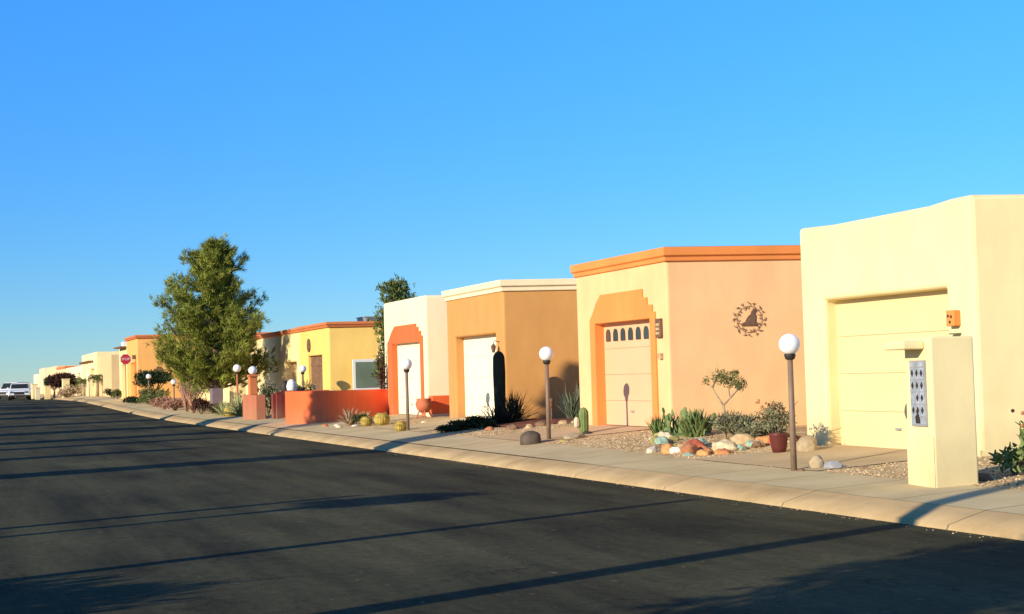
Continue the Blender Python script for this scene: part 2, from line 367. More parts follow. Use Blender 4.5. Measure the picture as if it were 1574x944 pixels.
strip('verge', [-9, -3, -1.75, -1.6], lambda i, x, y: rise(y)+(.15, .15, .14, .0)[i], 'gravel')
def drive(y0, y1, s0, s1, m='drive', label=None):
    """driveway: door side y0..y1, pavement side s0..s1"""
    bm = bmesh.new(); prev = None
    for k in range(11):
        f = k/10; x = CURB+1.62+(12.9-CURB-1.62)*f
        row = [bm.verts.new((x, (s0+(s1-s0)*g)*(1-f)+(y0+(y1-y0)*g)*f, gz(x, (s0+(s1-s0)*g)*(1-f)+(y0+(y1-y0)*g)*f)+.014)) for g in (0, .33, .66, 1)]
        if prev:
            for i in range(3): bm.faces.new((prev[i], row[i], row[i+1], prev[i+1]))
        prev = row
    bmesh.ops.recalc_face_normals(bm, faces=bm.faces)
    return tag(obj('driveway', bm, m), kind='structure')
drive(16.9, 20.3, 16.9, 20.3)
drive(26.1, 29.2, 26.9, 30.2)
drive(35.0, 38.4, 34.2, 38.6)
drive(41.2, 44.4, 40.3, 43.4)

# loose gravel lying on the yards: uncountable, one object
bm = bmesh.new()
def pebble(x, y, s):
    z = gz(x, y)+.006; c = [bm.verts.new((x+s*random.uniform(.6, 1.1)*math.cos(a), y+s*random.uniform(.6, 1.1)*math.sin(a), z)) for a in (0, 1.3, 2.5, 3.8, 5.0)]
    t = bm.verts.new((x+random.uniform(-.3, .3)*s, y+random.uniform(-.3, .3)*s, z+s*random.uniform(.5, .9)))
    for i in range(5): bm.faces.new((c[i], c[(i+1) % 5], t))
for k in range(9000):
    x = random.uniform(CURB+1.68, 12.4); y = random.uniform(12, 34)
    if 16.85 < y < 20.35 or (26.2 < y < 30.0): 
        if random.random() > .01: continue
    if x < CURB+1.6: continue
    pebble(x, y, random.choice((.008, .012, .016, .022)))
for k in range(500):
    pebble(random.uniform(CURB+1.6, CURB+1.8), random.uniform(12, 40), .012)
for k in range(260):
    pebble(CURB-.01-abs(random.gauss(0, .12)), random.uniform(11, 40), random.choice((.006, .008, .012)))
M['pebble'] = mat('pebbles', (.50, .36, .20), .9, .3, 6, island=.55)
tag(obj('loose_gravel', bm, 'pebble'), 'loose tan gravel stones scattered over the front yards and along the kerb', 'gravel', kind='stuff')

# ------------------------------------------------------------------ houses
def body(name, parent, XF, XB, y0, y1, zb, tops, open_, rec, m, bevel=.06, splay=8):
    """walls with a recessed opening in the street front. tops: (y,z) along the parapet from y0 to y1; open_: (ya,yb,ztop) or None"""
    bm = bmesh.new(); V = bm.verts.new
    fr = [V((XF, y0, zb))]
    if open_:
        for (ya, yb, zt) in open_:
            a, b, c, d = V((XF, ya, zb)), V((XF, ya, zt)), V((XF, yb, zt)), V((XF, yb, zb))
            A, Bk, Cc, D = V((XF+rec, ya, zb)), V((XF+rec, ya, zt)), V((XF+rec, yb, zt)), V((XF+rec, yb, zb))
            fr += [a, b, c, d]
            bm.faces.new((a, A, Bk, b)); bm.faces.new((b, Bk, Cc, c)); bm.faces.new((c, Cc, D, d)); bm.faces.new((A, D, Cc, Bk))
    fr.append(V((XF, y1, zb)))
    tf = [V((XF, y, z)) for y, z in tops[::-1]]
    fr += tf; bm.faces.new(fr)
    sh = (XB-XF)*math.tan(R(splay))
    tb = [V((XB, y-sh*(y1-y)/(y1-y0), z)) for y, z in tops[::-1]]
    b0, b1 = V((XB, y0-sh, zb)), V((XB, y1, zb))
    for i in range(len(tf)-1): bm.faces.new((tf[i], tb[i], tb[i+1], tf[i+1]))
    k = [v for v in fr if abs(v.co.y-y0) < 1e-4 and abs(v.co.z-zb) < 1e-4][0]
    k1 = [v for v in fr if abs(v.co.y-y1) < 1e-4 and abs(v.co.z-zb) < 1e-4][0]
    bm.faces.new((k, tf[-1], tb[-1], b0)); bm.faces.new((k1, b1, tb[0], tf[0]))
    bm.faces.new([b0]+tb[::-1]+[b1])
    bmesh.ops.recalc_face_normals(bm, faces=bm.faces)
    return obj(name, bm, m, parent, bevel=bevel, segs=3)
def cornice(parent, XF, XB, y0, y1, prof, m, name='cornice', splay=8):
    """moulded band round the top: prof = (offset, z)"""
    bm = bmesh.new(); rings = []
    for o, z in prof:
        rings.append([bm.verts.new(p) for p in ((XF-o, y0-o, z), (XB+o, y0-o-(XB-XF)*math.tan(R(splay)), z), (XB+o, y1+o, z), (XF-o, y1+o, z))])
    for q in range(len(rings)-1):
        for k in range(4): bm.faces.new((rings[q][k], rings[q][(k+1) % 4], rings[q+1][(k+1) % 4], rings[q+1][k]))
    bmesh.ops.recalc_face_normals(bm, faces=bm.faces)
    return obj(name, bm, m, parent, bevel=.012)
def garage_door(parent, X, ya, yb, z0, z1, m, panels=True, label=None):
    bm = bmesh.new(); nsec = 4; h = (z1-z0)/nsec; cols = 5
    for i in range(nsec):
        a, b = z0+i*h, z0+(i+1)*h-.004
        box(bm, X, X+.04, ya, yb, a, b)
        if panels:
            wd = (yb-ya)/cols
            for c in range(cols): box(bm, X-.006, X+.001, ya+c*wd+.08, ya+(c+1)*wd-.08, a+.09, b-.09)
    box(bm, X+.02, X+.05, ya, yb, z0, z1)
    gd_ = obj('garage_door', bm, m, parent, bevel=.004, segs=1)
    ym = (ya+yb)/2; obj('handle', B(X-.03, X-.001, ym-.06, ym+.06, z0+.30, z0+.33), 'grey', gd_)
    obj('door_seal', B(X-.012, X-.001, ya, yb, z0-.02, z0+.03), 'dark', gd_)
    return gd_
def surround(parent, X, pts, m, th=.035):
    bm = bmesh.new(); polyx(bm, pts, X-th, X+.01)
    return obj('door_surround', bm, m, parent, bevel=.01)
def wall_lantern(parent, x, y, z, m='orange', glow='dark', w=.14, h=.2):
    bm = bmesh.new(); box(bm, x-.11, x-.001, y-w/2, y+w/2, z-h/2, z+h/2)
    l = obj('wall_lamp', bm, m, parent, bevel=.012)
    for dy, dz in ((-.03, .02), (.035, .03), (0, -.05)): obj('lamp_opening', B(x-.118, x-.108, y+dy-.015, y+dy+.015, z+dz-.018, z+dz+.018), glow, l)
    return l

# --- house with cream walls, nearest
H = thing('stucco_house', (12.5, 16.55, .3), 'pale cream stucco house with plain garage recess and square orange wall lamp', 'house')
def P(parent, o):  # keep world coordinates while parenting
    return o
def hp(H, o):
    o.parent = H; o.matrix_parent_inverse = Matrix.Translation(H.location).inverted(); return o
def fix(H):
    """children were modelled in world coordinates: give them the inverse offset"""
    for o in COL.objects:
        if o.parent == H: o.matrix_parent_inverse = Matrix.Translation(H.location).inverted()
body('wall', H, 12.5, 24, 16.55, 20.85, .0, [(16.55, 3.73), (17.0, 3.725), (17.5, 3.685), (19.9, 3.675), (20.85, 3.71)], [(17.15, 20.2, 2.54)], .28, 'cream', bevel=.065, splay=12)
garage_door(H, 12.73, 17.15, 20.2, .30, 2.545, 'door_cream', panels=False)
cornice(H, 12.5, 24, 16.55, 20.85, [(-.01, .395), (.018, .39), (.02, .37), (.022, -.02)], 'cream', 'base_trim').data
# trim must not cross the garage opening: rebuild as side and pier pieces
bt = [o for o in COL.objects if o.parent == H and o.name.startswith('base_trim')][0]
bpy.data.objects.remove(bt)
bm = bmesh.new(); box(bm, 12.478, 12.51, 16.53, 17.12, 0, .40); box(bm, 12.478, 12.51, 20.23, 20.86, 0, .40)
v = [bm.verts.new(p) for p in ((12.48, 16.535, 0), (24, 16.535-11.5*math.tan(R(12))-.012, 0), (24, 16.56-11.5*math.tan(R(12)), 0), (12.5, 16.58, 0))]; v2 = [bm.verts.new((q.co.x, q.co.y, .385)) for q in v]
for i in range(4): bm.faces.new((v[i], v[(i+1) % 4], v2[(i+1) % 4], v2[i]))
bm.faces.new(v2); bmesh.ops.recalc_face_normals(bm, faces=bm.faces)
obj('base_trim', bm, 'cream', H, bevel=.006)
wall_lantern(H, 12.5, 16.93, 2.13, w=.17, h=.21)
bm = bmesh.new(); box(bm, 12.42, 12.499, 16.84, 17.0, 1.915, 1.935); obj('wall_bracket', bm, 'leafgrey', H)
fix(H)
# --- peach house
H = thing('stucco_house', (12.5, 25.6, .44), 'peach stucco house with orange cornice and stepped orange garage surround', 'house')
OR = [(0, 3.56), (.04, 3.572), (.045, 3.65), (.085, 3.675), (.09, 3.83), (-.2, 3.84)]
body('wall', H, 12.5, 25, 25.6, 29.96, .1, [(25.6, 3.8), (29.96, 3.8)], [(26.3, 28.95, 2.54)], .22, 'peach', bevel=.05, splay=10)
cornice(H, 12.5, 25, 25.6, 29.96, OR, 'orange', splay=10)
cornice(H, 12.5, 25, 25.6, 29.96, [(.001, 3.842), (-.3, 3.845), (-.31, 3.80)], 'orange', 'roof_edge', splay=10)
surround(H, 12.5, [(26.3, .2), (26.08, .2), (26.08, 2.66), (26.2, 2.66), (26.2, 2.80), (26.42, 2.80), (26.42, 2.95), (26.62, 2.95), (26.62, 3.12), (28.62, 3.12), (28.85, 2.95), (29.05, 2.74), (29.2, 2.62), (29.2, .2), (28.95, .2), (28.95, 2.54), (26.3, 2.54)], 'orange', .04)
bm = bmesh.new(); box(bm, 12.47, 12.71, 28.951-.012, 28.955, .2, 2.54); obj('door_jamb', bm, 'orange', H)
gd = garage_door(H, 12.67, 26.3, 28.94, .44, 2.545, 'door_peach', panels=False)
for k in range(7):
    yc = 26.52+k*.363; zb_, w_ = 2.17, .105
    pts = [(yc-w_, zb_), (yc+w_, zb_)]+[(yc+w_*math.cos(a), zb_+.13+.12*math.sin(a)) for a in [i*math.pi/8 for i in range(9)]]
    bm = bmesh.new(); polyx(bm, pts, 12.65, 12.68); obj('door_window', bm, 'glass', gd)
bm = bmesh.new(); box(bm, 12.44, 12.498, 25.80, 26.02, 2.16, 2.52); f = obj('number_plaque', bm, 'iron', H, bevel=.01)
bm = bmesh.new()
for z in (2.22, 2.3, 2.38): box(bm, 12.432, 12.441, 25.84, 25.98, z, z+.05)
obj('plaque_panel', bm, 'rock_tan', f)
bm = bmesh.new(); box(bm, 12.43, 12.498, 25.82, 25.93, 1.76, 1.87); obj('doorbell_box', bm, 'rock_tan', H, bevel=.01)
fix(H)
# sun-shaped metal wall ornament
S = thing('wall_ornament', (14.05, 25.59-1.55*math.tan(R(10)), 2.46), 'round rusted metal sun ornament with a howling animal, on the peach side wall', 'wall ornament', rz=-R(10))
bm = bmesh.new()
pts = [(-.16, -.12), (.14, -.12), (.15, -.08), (.11, -.03), (.12, .06), (.10, .12), (.13, .17), (.10, .19), (.05, .15), (.03, .09), (-.01, .06), (-.05, .01), (-.08, -.05), (-.15, -.08)]
a = [bm.verts.new((x, -.02, z)) for x, z in pts]; b = [bm.verts.new((x, -.005, z)) for x, z in pts]
bm.faces.new(a); bm.faces.new(b[::-1])
for i in range(len(pts)): bm.faces.new((a[i], b[i], b[(i+1) % len(pts)], a[(i+1) % len(pts)]))
bmesh.ops.recalc_face_normals(bm, faces=bm.faces); obj('figure', bm, 'iron', S)
bm = bmesh.new(); tube(bm, [(.245*math.cos(t), -.008, .245*math.sin(t)) for t in [i*math.pi/16 for i in range(33)]], .004, 5, False)
obj('ring', bm, 'iron', S)
for k in range(16):
    t = k*math.pi/8; bm = bmesh.new(); pp = []
    for q in range(6):
        rr = .19+q*.028; tt = t+.13*math.sin(q*1.5+(k % 2)*2.2)
        pp.append((rr*math.cos(tt), -.012, rr*math.sin(tt)))
    tube(bm, pp, [.003, .010, .003, .003, .011, .003], 5); obj('ray', bm, 'iron', S)
# --- brown house
H = thing('stucco_house', (12.5, 34.55, .44), 'caramel brown stucco house with cream cornice and white garage door', 'house')
body('wall', H, 12.5, 25, 34.55, 39.0, .1, [(34.55, 3.8), (39.0, 3.8)], [(35.15, 38.35, 2.56)], .3, 'brown', bevel=.05, splay=12)
cornice(H, 12.5, 25, 34.55, 39.0, [(0, 3.55), (.04, 3.56), (.045, 3.65), (.09, 3.68), (.10, 3.83), (-.3, 3.84)], 'ivory', splay=12)
garage_door(H, 12.74, 35.15, 38.34, .44, 2.565, 'door_ivory', panels=False)
bm = bmesh.new(); tube(bm, [(12.49, 34.86, 2.35), (12.36, 34.86, 2.38), (12.34, 34.86, 2.3)], .012, 6); l = obj('wall_lamp', bm, 'iron', H)
bm = bmesh.new(); lathe(bm, [(.035, -.16), (.06, -.05), (.065, .0), (.02, .05)], 10, (12.34, 34.86, 2.25)); obj('lamp_body', bm, 'iron', l)
fix(H)
# --- ivory house with red trim
H = thing('stucco_house', (12.5, 41.0, .44), 'ivory stucco house with stepped red garage surround', 'house')
body('wall', H, 12.5, 25, 41.0, 45.35, .1, [(41.0, 3.84), (45.35, 3.84)], [(41.45, 44.35, 2.56)], .18, 'white', bevel=.07)
surround(H, 12.5, [(41.45, .2), (41.22, .2), (41.22, 2.72), (41.38, 2.72), (41.38, 2.86), (41.62, 2.86), (41.62, 2.98), (41.84, 2.98), (41.84, 3.08), (44.05, 3.08), (44.4, 2.9), (44.7, 2.68), (44.85, 2.6), (44.85, .2), (44.35, .2), (44.35, 2.56), (41.45, 2.56)], 'red', .04)
bm = bmesh.new(); box(bm, 12.47, 12.67, 44.338, 44.352, .2, 2.56); obj('door_jamb', bm, 'red', H)
garage_door(H, 12.63, 41.45, 44.335, .44, 2.565, 'door_ivory', panels=False)
fix(H)
bm = bmesh.new(); box(bm, 12.52, 14.2, 40.55, 40.93, .52, 1.02)
T = thing('planter_wall', (12.52, 40.55, .3), 'low red planter block against the ivory side wall', 'planter')
obj('block', bm, 'red', T, bevel=.02); bm = bmesh.new(); box(bm, 12.5, 14.22, 40.53, 40.95, .3, .518); obj('base', bm, 'white', T, bevel=.01); fix(T)
# --- yellow house
H = thing('stucco_house', (13.4, 56.4, .44), 'bright yellow stucco house with orange cornice and wooden gate', 'house')
body('wall', H, 13.4, 27, 56.4, 61.6, .1, [(56.4, 3.68), (61.6, 3.68)], [(57.6, 60.1, 2.5)], .2, 'yellow', bevel=.05, splay=8)
cornice(H, 13.4, 27, 56.4, 61.6, [(0, 3.5), (.06, 3.52), (.09, 3.6), (.13, 3.62), (.13, 3.72), (-.3, 3.73)], 'trim')
bm = bmesh.new()
for k in range(9): box(bm, 13.54, 13.595, 57.62+k*.275, 57.62+k*.275+.255, .4, 2.5)
box(bm, 13.52, 13.54, 57.6, 60.1, .9, 1.02); box(bm, 13.52, 13.54, 57.6, 60.1, 2.1, 2.22)
obj('gate', bm, 'wood', H)
bm = bmesh.new(); sphere(bm, (13.36, 59.75, 2.93), .2, .15, 1.35, 1.35); obj('wall_medallion', bm, 'iron', H, True)
bm = bmesh.new(); box(bm, 14.2, 15.9, 56.0, 56.06, 1.10, 2.28)
wf = obj('window', bm, 'whitepaint', H, bevel=.01)
bm = bmesh.new(); box(bm, 14.3, 15.35, 55.97, 55.995, 1.22, 2.18); box(bm, 15.42, 15.8, 55.97, 55.995, 1.22, 2.18); obj('pane', bm, 'glassgreen', wf)
fix(H)
# --- house next to it, buff, sharing the cornice colour
H = thing('stucco_house', (13.42, 61.62, .44), 'buff stucco house with orange cornice and plain tan door, joined to the yellow house', 'house')
body('wall', H, 13.42, 27, 61.62, 74.0, .1, [(61.62, 3.66), (74.0, 3.66)], [(62.3, 64.7, 2.33)], .35, 'pale', bevel=.05)
cornice(H, 13.42, 27, 61.76, 74.0, [(0, 3.5), (.05, 3.52), (.08, 3.6), (.11, 3.62), (.11, 3.70), (-.3, 3.71)], 'trim')
garage_door(H, 13.73, 62.3, 64.69, .4, 2.335, 'tan', panels=False)
fix(H)
bm = bmesh.new(); box(bm, 17.5, 18.7, 66.6, 68.0, 3.72, 4.3); box(bm, 17.46, 18.74, 66.56, 68.04, 4.3, 4.34)
A = thing('roof_cooler', (18, 67, 3.7), 'grey cooler box on the flat roof of the buff house', 'air conditioner')
obj('casing', bm, 'grey', A); bm = bmesh.new()
for k in range(6): box(bm, 17.6, 18.6, 66.585, 66.6, 3.8+k*.08, 3.84+k*.08)
obj('louvre', bm, 'dark', A); fix(A)
# --- house behind the big tree
H = thing('stucco_house', (13.2, 76, .44), 'pale yellow stucco house behind the big pine tree', 'house')
body('wall', H, 13.2, 27, 76, 89, .1, [(76, 3.3), (89, 3.3)], [(80, 83, 2.5)], .35, 'pale', bevel=.05)
garage_door(H, 13.5, 80, 82.99, .5, 2.5, 'door_cream', panels=False); fix(H)
# --- orange house
H = thing('stucco_house', (10.5, 93.3, .8), 'tangerine stucco house with terracotta cornice behind the stop sign', 'house')
body('wall', H, 10.5, 24, 93.3, 99.0, .3, [(93.3, 4.45), (99.0, 4.45)], [(94.6, 97.2, 2.9)], .35, 'tangerine', bevel=.05)
cornice(H, 10.5, 24, 93.3, 99.0, [(0, 4.3), (.07, 4.32), (.1, 4.4), (.14, 4.42), (.14, 4.53), (-.3, 4.54)], 'trim')
garage_door(H, 10.8, 94.6, 97.19, .7, 2.9, 'pale', panels=False)
bm = bmesh.new(); box(bm, 10.44, 10.52, 93.9, 94.5, .6, 3.0); obj('door_jamb', bm, 'trim', H)
bm = bmesh.new(); box(bm, 10.3, 10.5, 94.0, 94.3, 3.1, 3.35); obj('wall_lamp', bm, 'iron', H)
fix(H)
H = thing('stucco_house', (10.52, 99.02, .8), 'buff stucco house wing with white roof vent beside the tangerine house', 'house')
body('wall', H, 10.52, 22, 99.02, 104.0, .3, [(99.02, 4.1), (104.0, 4.1)], [(100, 102.6, 2.9)], .35, 'pale', bevel=.05)
garage_door(H, 10.8, 100, 102.59, .7, 2.9, 'door_cream', panels=False)
for bb in ((10.7, 11.5, 99.6, 100.6, 4.1, 4.5), (10.6, 11.2, 102.3, 103.4, 4.1, 4.4)): obj('roof_vent', B(*bb), 'whitepaint', H, bevel=.04)
bm = bmesh.new(); box(bm, 10.1, 10.5, 99.3, 103.4, 3.95, 4.03); obj('canopy', bm, 'wood', H); fix(H)
# --- farther houses
def far_house(y0, y1, H_, m, label, XF=10.5, z0=.9, opening=None, dm='door_cream', trim=None):
    H = thing('stucco_house', (XF, y0, z0), label, 'house')
    body('wall', H, XF, XF+12, y0, y1, .3, [(y0, H_), (y1, H_)], [opening] if opening else [], .35, m, bevel=.06)
    if opening: garage_door(H, XF+.3, opening[0], opening[1]-.01, .7, opening[2], dm, panels=False)
    if trim: cornice(H, XF, XF+12, y0, y1, [(0, H_-.2), (.08, H_-.18), (.1, H_+.02), (-.3, H_+.03)], trim)
    return H
H = far_house(111.5, 119.5, 3.75, 'tan', 'tan stucco house just beyond the tangerine house', XF=10.7)
fix(H)
H = far_house(119.6, 133, 4.15, 'cream', 'tall pale yellow stucco house behind the palms', XF=10.4, opening=(121.5, 125, 2.9))
for k in range(4): obj('roof_beam', tube(bmesh.new(), [(9.95, 122+k*2.6, 3.45), (10.4, 122+k*2.6, 3.45)], .09, 8), 'wood', H)
fix(H)
for a in ((134, 153, 3.35, 'ivory', 'ivory stucco house left of the tall pale yellow house', None), (154, 166, 3.55, 'farpeach', 'pale peach stucco house behind the dark wine-leaved tree', 'trim'),
          (167, 186, 3.8, 'farpeach', 'light peach stucco house with a plain top, left of the wine-leaved tree', None), (188, 200, 3.9, 'cream2', 'small distant cream house at the left end of the row', None), (202, 214, 3.3, 'white', 'farthest ivory house at the left end of the row', None)):
    H = far_house(a[0], a[1], a[2], a[3], a[4], opening=(a[0]+2, a[0]+5, 2.7), trim=a[5], dm='tan'); fix(H)

# ------------------------------------------------------------------ number pillar beside the pavement
gp = gz(10.0, 14)
T = thing('number_pillar', (9.93, 13.93, gp), 'cream stucco pillar with a gridded glass tile panel beside the pavement', 'pillar', rz=-R(8))
bm = bmesh.new(); box(bm, -.0, .51, 0, .62, -.3, 1.63); obj('pillar_body', bm, 'cream', T, bevel=.02, segs=3)
bm = bmesh.new(); box(bm, -.006, -.001, .004, .626, -.3, .555); obj('base', bm, 'cream', T, bevel=.012)
bm = bmesh.new(); polyx(bm, [(.14, 1.50), (.62, 1.50), (.62, 1.57), (.58, 1.595), (.17, 1.595), (.14, 1.57)], -.25, -.001); obj('canopy', bm, 'cream', T, bevel=.02, segs=3)
bm = bmesh.new(); box(bm, -.02, -.001, .115, .465, .66, 1.38); fr = obj('tile_panel', bm, 'grey', T)
bm = bmesh.new(); box(bm, -.026, -.0201, .13, .45, .68, 1.36); obj('tile_face', bm, mat('tile_glaze', (.33, .37, .42), .35, .3, 12), fr)
bm = bmesh.new()
for r_ in range(4):
    for c in range(3):
        y = .185+c*.105; z = 1.24-r_*.135
        if r_ == 2 and c == 2: continue
        polyx(bm, [(y-.028, z), (y, z-.04), (y+.028, z), (y, z+.04)], -.031, -.0262)
for z in (.93-.0,): pass
obj('tile_mark', bm, 'dark', fr)
bm = bmesh.new()
for c in range(2): box(bm, -.029, -.0262, .233+c*.105, .242+c*.105, .69, 1.35)
for r_ in range(5): box(bm, -.0305, -.0262, .135, .445, 1.302-r_*.135, 1.312-r_*.135)
obj('tile_joint', bm, 'grey', fr)
bm = bmesh.new(); polyx(bm, [(.24, .69), (.34, .69), (.35, .76), (.31, .79), (.33, .83), (.29, .81), (.26, .77)], -.033, -.0262); obj('tile_figure', bm, 'dark', fr)

# ------------------------------------------------------------------ globe lamps
def globe_lamp(x, y, label, hgt=1.63, s=1, r=.14, polem='pole', group='white globe yard lamps'):
    T = thing('globe_lamp', (x, y, gz(x, y)), label, 'yard lamp', group, rz=0)
    bm = bmesh.new(); tube(bm, [(0, 0, -.1), (0, 0, hgt-r-.02)], [.042, .036], 12); obj('pole', bm, polem, T, True)
    bm = bmesh.new(); lathe(bm, [(.04, hgt-r-.06), (.06, hgt-r-.05), (.075, hgt-r-.005), (.07, hgt-r+.02)], 14); obj('fitter', bm, 'dark', T, True)
    bm = bmesh.new(); sphere(bm, (0, 0, hgt), r, u=24, v=16); obj('globe', bm, 'globe', T, True)
    return T
globe_lamp(10.18, 17.3, 'white globe lamp on a brown pole before the pale cream house')
globe_lamp(10.64, 27.05, 'white globe lamp on a brown pole beside the dark dome rock')
globe_lamp(10.33, 35.5, 'white globe lamp with golden cactus at its foot before the red-trimmed door', hgt=1.6)
globe_lamp(12.2, 55.6, 'white globe lamp rising behind the curved red wall', hgt=1.55)
globe_lamp(10.27, 86.1, 'white globe lamp in front of the dark round tree near the stop sign', hgt=1.55)
globe_lamp(10.0, 74.0, 'small white globe lamp behind the purple-grey box under the pine', hgt=1.35)
globe_lamp(10.7, 60.8, 'white globe lamp on a pinkish pole under the pine tree', hgt=1.8, r=.16, polem='salmon')
globe_lamp(10.3, 125.0, 'white globe lamp between the two far palms', hgt=1.6)
globe_lamp(8.7, 142.0, 'white globe lamp before the dark wine-leaved tree', hgt=1.6, r=.16)
# salmon pier with lamp
T = thing('gate_pier', (9.85, 51.7, gz(9.85, 51.7)), 'salmon stucco pier with a column and white globe on top', 'gate pier')
bm = bmesh.new(); box(bm, 0, .34, .7, 3.3, -.3, .86); obj('plinth', bm, 'salmon', T, bevel=.02)
bm = bmesh.new(); box(bm, .03, .31, 1.95, 2.3, .86, 1.5); obj('column', bm, 'trim', T, bevel=.02)
bm = bmesh.new(); box(bm, .005, .335, 1.9, 2.35, 1.5, 1.57); obj('column_cap', bm, 'trim', T, bevel=.01)
bm = bmesh.new(); sphere(bm, (.17, 2.12, 1.72), .15, u=24, v=16); obj('globe', bm, 'globe', T, True)

# ------------------------------------------------------------------ curved red garden wall
def path_wall(name, pts, zb, zt, th, m, label, cat, capm=None, res=6):
    P_ = [Vector((x, y, 0)) for x, y in pts]; Q = []
    for i in range(len(P_)-1):
        a, b, c, d = P_[max(i-1, 0)], P_[i], P_[i+1], P_[min(i+2, len(P_)-1)]
        for k in range(res):
            t = k/res
            Q.append(.5*((2*b)+(c-a)*t+(2*a-5*b+4*c-d)*t*t+(3*b-a-3*c+d)*t**3))
    Q.append(P_[-1]); bm = bmesh.new(); prev = None
    for i, p in enumerate(Q):
        d = (Q[min(i+1, len(Q)-1)]-Q[max(i-1, 0)]).normalized(); n = Vector((-d.y, d.x, 0))*th/2
        top = zt(i/(len(Q)-1)) if callable(zt) else zt
        row = [bm.verts.new((p.x-n.x, p.y-n.y, zb)), bm.verts.new((p.x-n.x, p.y-n.y, top)), bm.verts.new((p.x+n.x, p.y+n.y, top)), bm.verts.new((p.x+n.x, p.y+n.y, zb))]
        if prev:
            for k in range(4): bm.faces.new((prev[k], prev[(k+1) % 4], row[(k+1) % 4], row[k]))
        else: bm.faces.new(row)
        prev = row
    bm.faces.new(prev[::-1]); bmesh.ops.recalc_face_normals(bm, faces=bm.faces)
    o = obj(name, bm, m, bevel=.03, segs=3)
    return tag(o, label, cat)
path_wall('garden_wall', [(11.6, 49.0), (10.7, 48.75), (10.1, 48.0), (9.9, 46.9), (10.0, 45.7), (10.5, 44.9), (11.3, 44.75), (12.46, 45.1)], .1, 1.22, .22, 'red', 'low curved orange-red garden wall in front of the yellow house', 'garden wall')
path_wall('garden_wall', [(10.3, 51.9), (11.6, 52.0), (13.3, 52.2)], .1, 1.12, .22, 'shaded_red', 'maroon garden wall in the gap between the salmon pier and the curved red wall', 'garden wall')  # dark red: the weak light on this wall is put into its colour
for x, lab in ((10.42, 'maroon gate post nearest the salmon pier'), (10.75, 'maroon gate post nearest the curved red wall')):
    bm = bmesh.new(); box(bm, -.09, .09, -.09, .09, -.2, .86); box(bm, -.11, .11, -.11, .11, .86, .92)
    o = obj('gate_post', bm, 'shaded_red', bevel=.01); o.location = (x, 51.3, gz(x, 51.3)); tag(o, lab, 'gate post', 'maroon gate posts')  # posts coloured dark for the shade in the gate recess

# ------------------------------------------------------------------ trees
def tree(name, x, y, z0, hgt, trunk_r, env, label, cat='tree', leafm='pine', lean=(0, 0), nb=70, tufts=26, leafL=.2, leafW=.05, seed=1, barkm='bark', start=.18, upk=.45, per=7, branch_r=.05, tight=1.0):
    random.seed(seed)
    T = thing(name, (x, y, z0), label, cat)
    bm = bmesh.new(); n = 9; tp = []
    for i in range(n+1):
        f = i/n; tp.append(Vector((lean[0]*f+.12*math.sin(f*5+seed)*f*(1-f)*2, lean[1]*f+.1*math.cos(f*4+seed)*f, hgt*.94*f)))
    tube(bm, tp, [trunk_r*(1-.88*i/n)+.01 for i in range(n+1)], 8)
    lf = bmesh.new()
    def trunk_at(f):
        q = min(max(f, 0), .999)*n; i = int(q); return tp[i].lerp(tp[i+1], q-i)
    for b in range(nb):
        f = start + (1-start)*((b+random.random())/nb)**.9
        e = env(f); az = b*2.399+random.uniform(-.5, .5)
        L = e*random.choice((.5, .7, .88, 1.0, 1.18)) * random.uniform(.85, 1.1)
        if L < .05: L = .1
        p0 = trunk_at(f - min(.16, L*upk/hgt*.6) if f > start+.05 else f)
        dirv = Vector((math.cos(az), math.sin(az), 0)); pts = []
        lift = L*upk*random.uniform(.6, 1.4)
        for i in range(5):
            t = i/4; pts.append(p0 + dirv*L*t + Vector((0, 0, lift*t**1.6)) + rv(.02)*t)
        tube(bm, pts, [branch_r*(L/2+.25)*(1-.8*i/4) for i in range(5)], 5)
        for s in range(int(tufts*(.35+L/1.6))):
            t = random.uniform(.28, 1.05)**.8
            i = min(int(t*4), 3); q = pts[i].lerp(pts[i+1], min(t*4-i, 1.15))
            spread = (.10+.26*L/2.2*(1.15-t*.6))*tight
            c = q + Vector((random.gauss(0, spread), random.gauss(0, spread), random.gauss(0, spread*.7)+.03))
            g = (dirv*random.uniform(.1, .8)+Vector((0, 0, random.uniform(.2, 1.1)))+rv(.35))
            for k in range(per):
                leafq(lf, c+rv(.035), g+rv(.45), leafL*random.uniform(.6, 1.3), leafW)
    obj('trunk', bm, barkm, T, True); obj('crown', lf, leafm, T)
    return T
def envpine(f):
    if f < .3: return 1.75+.6*(f/.3)
    if f < .48: return 2.35
    if f < .72: return 2.35-1.05*(f-.48)/.24
    return 1.3*(1-(f-.72)/.3)**.5 if f < 1.0 else .3
tree('pine_tree', 10.6, 65.3, gz(10.6, 65.3), 7.6, .22, lambda f: envpine(f), 'large bushy pine tree with uneven crown in the middle of the row', nb=140, tufts=42, leafL=.20, leafW=.022, seed=5, start=.15, per=16, upk=.6, tight=.72)
tree('slender_tree', 13.75, 50.0, .44, 4.6, .09, lambda f: (.32 if f < .5 else .32+.16*math.sin((f-.5)*math.pi*1.6)) if f < .9 else .4*(1.05-f)/.15+.1, 'narrow dark green tree leaning beside the ivory house', leafm='cypress', lean=(.6, .1), nb=70, tufts=34, leafL=.12, leafW=.04, seed=9, start=.22, upk=.8)
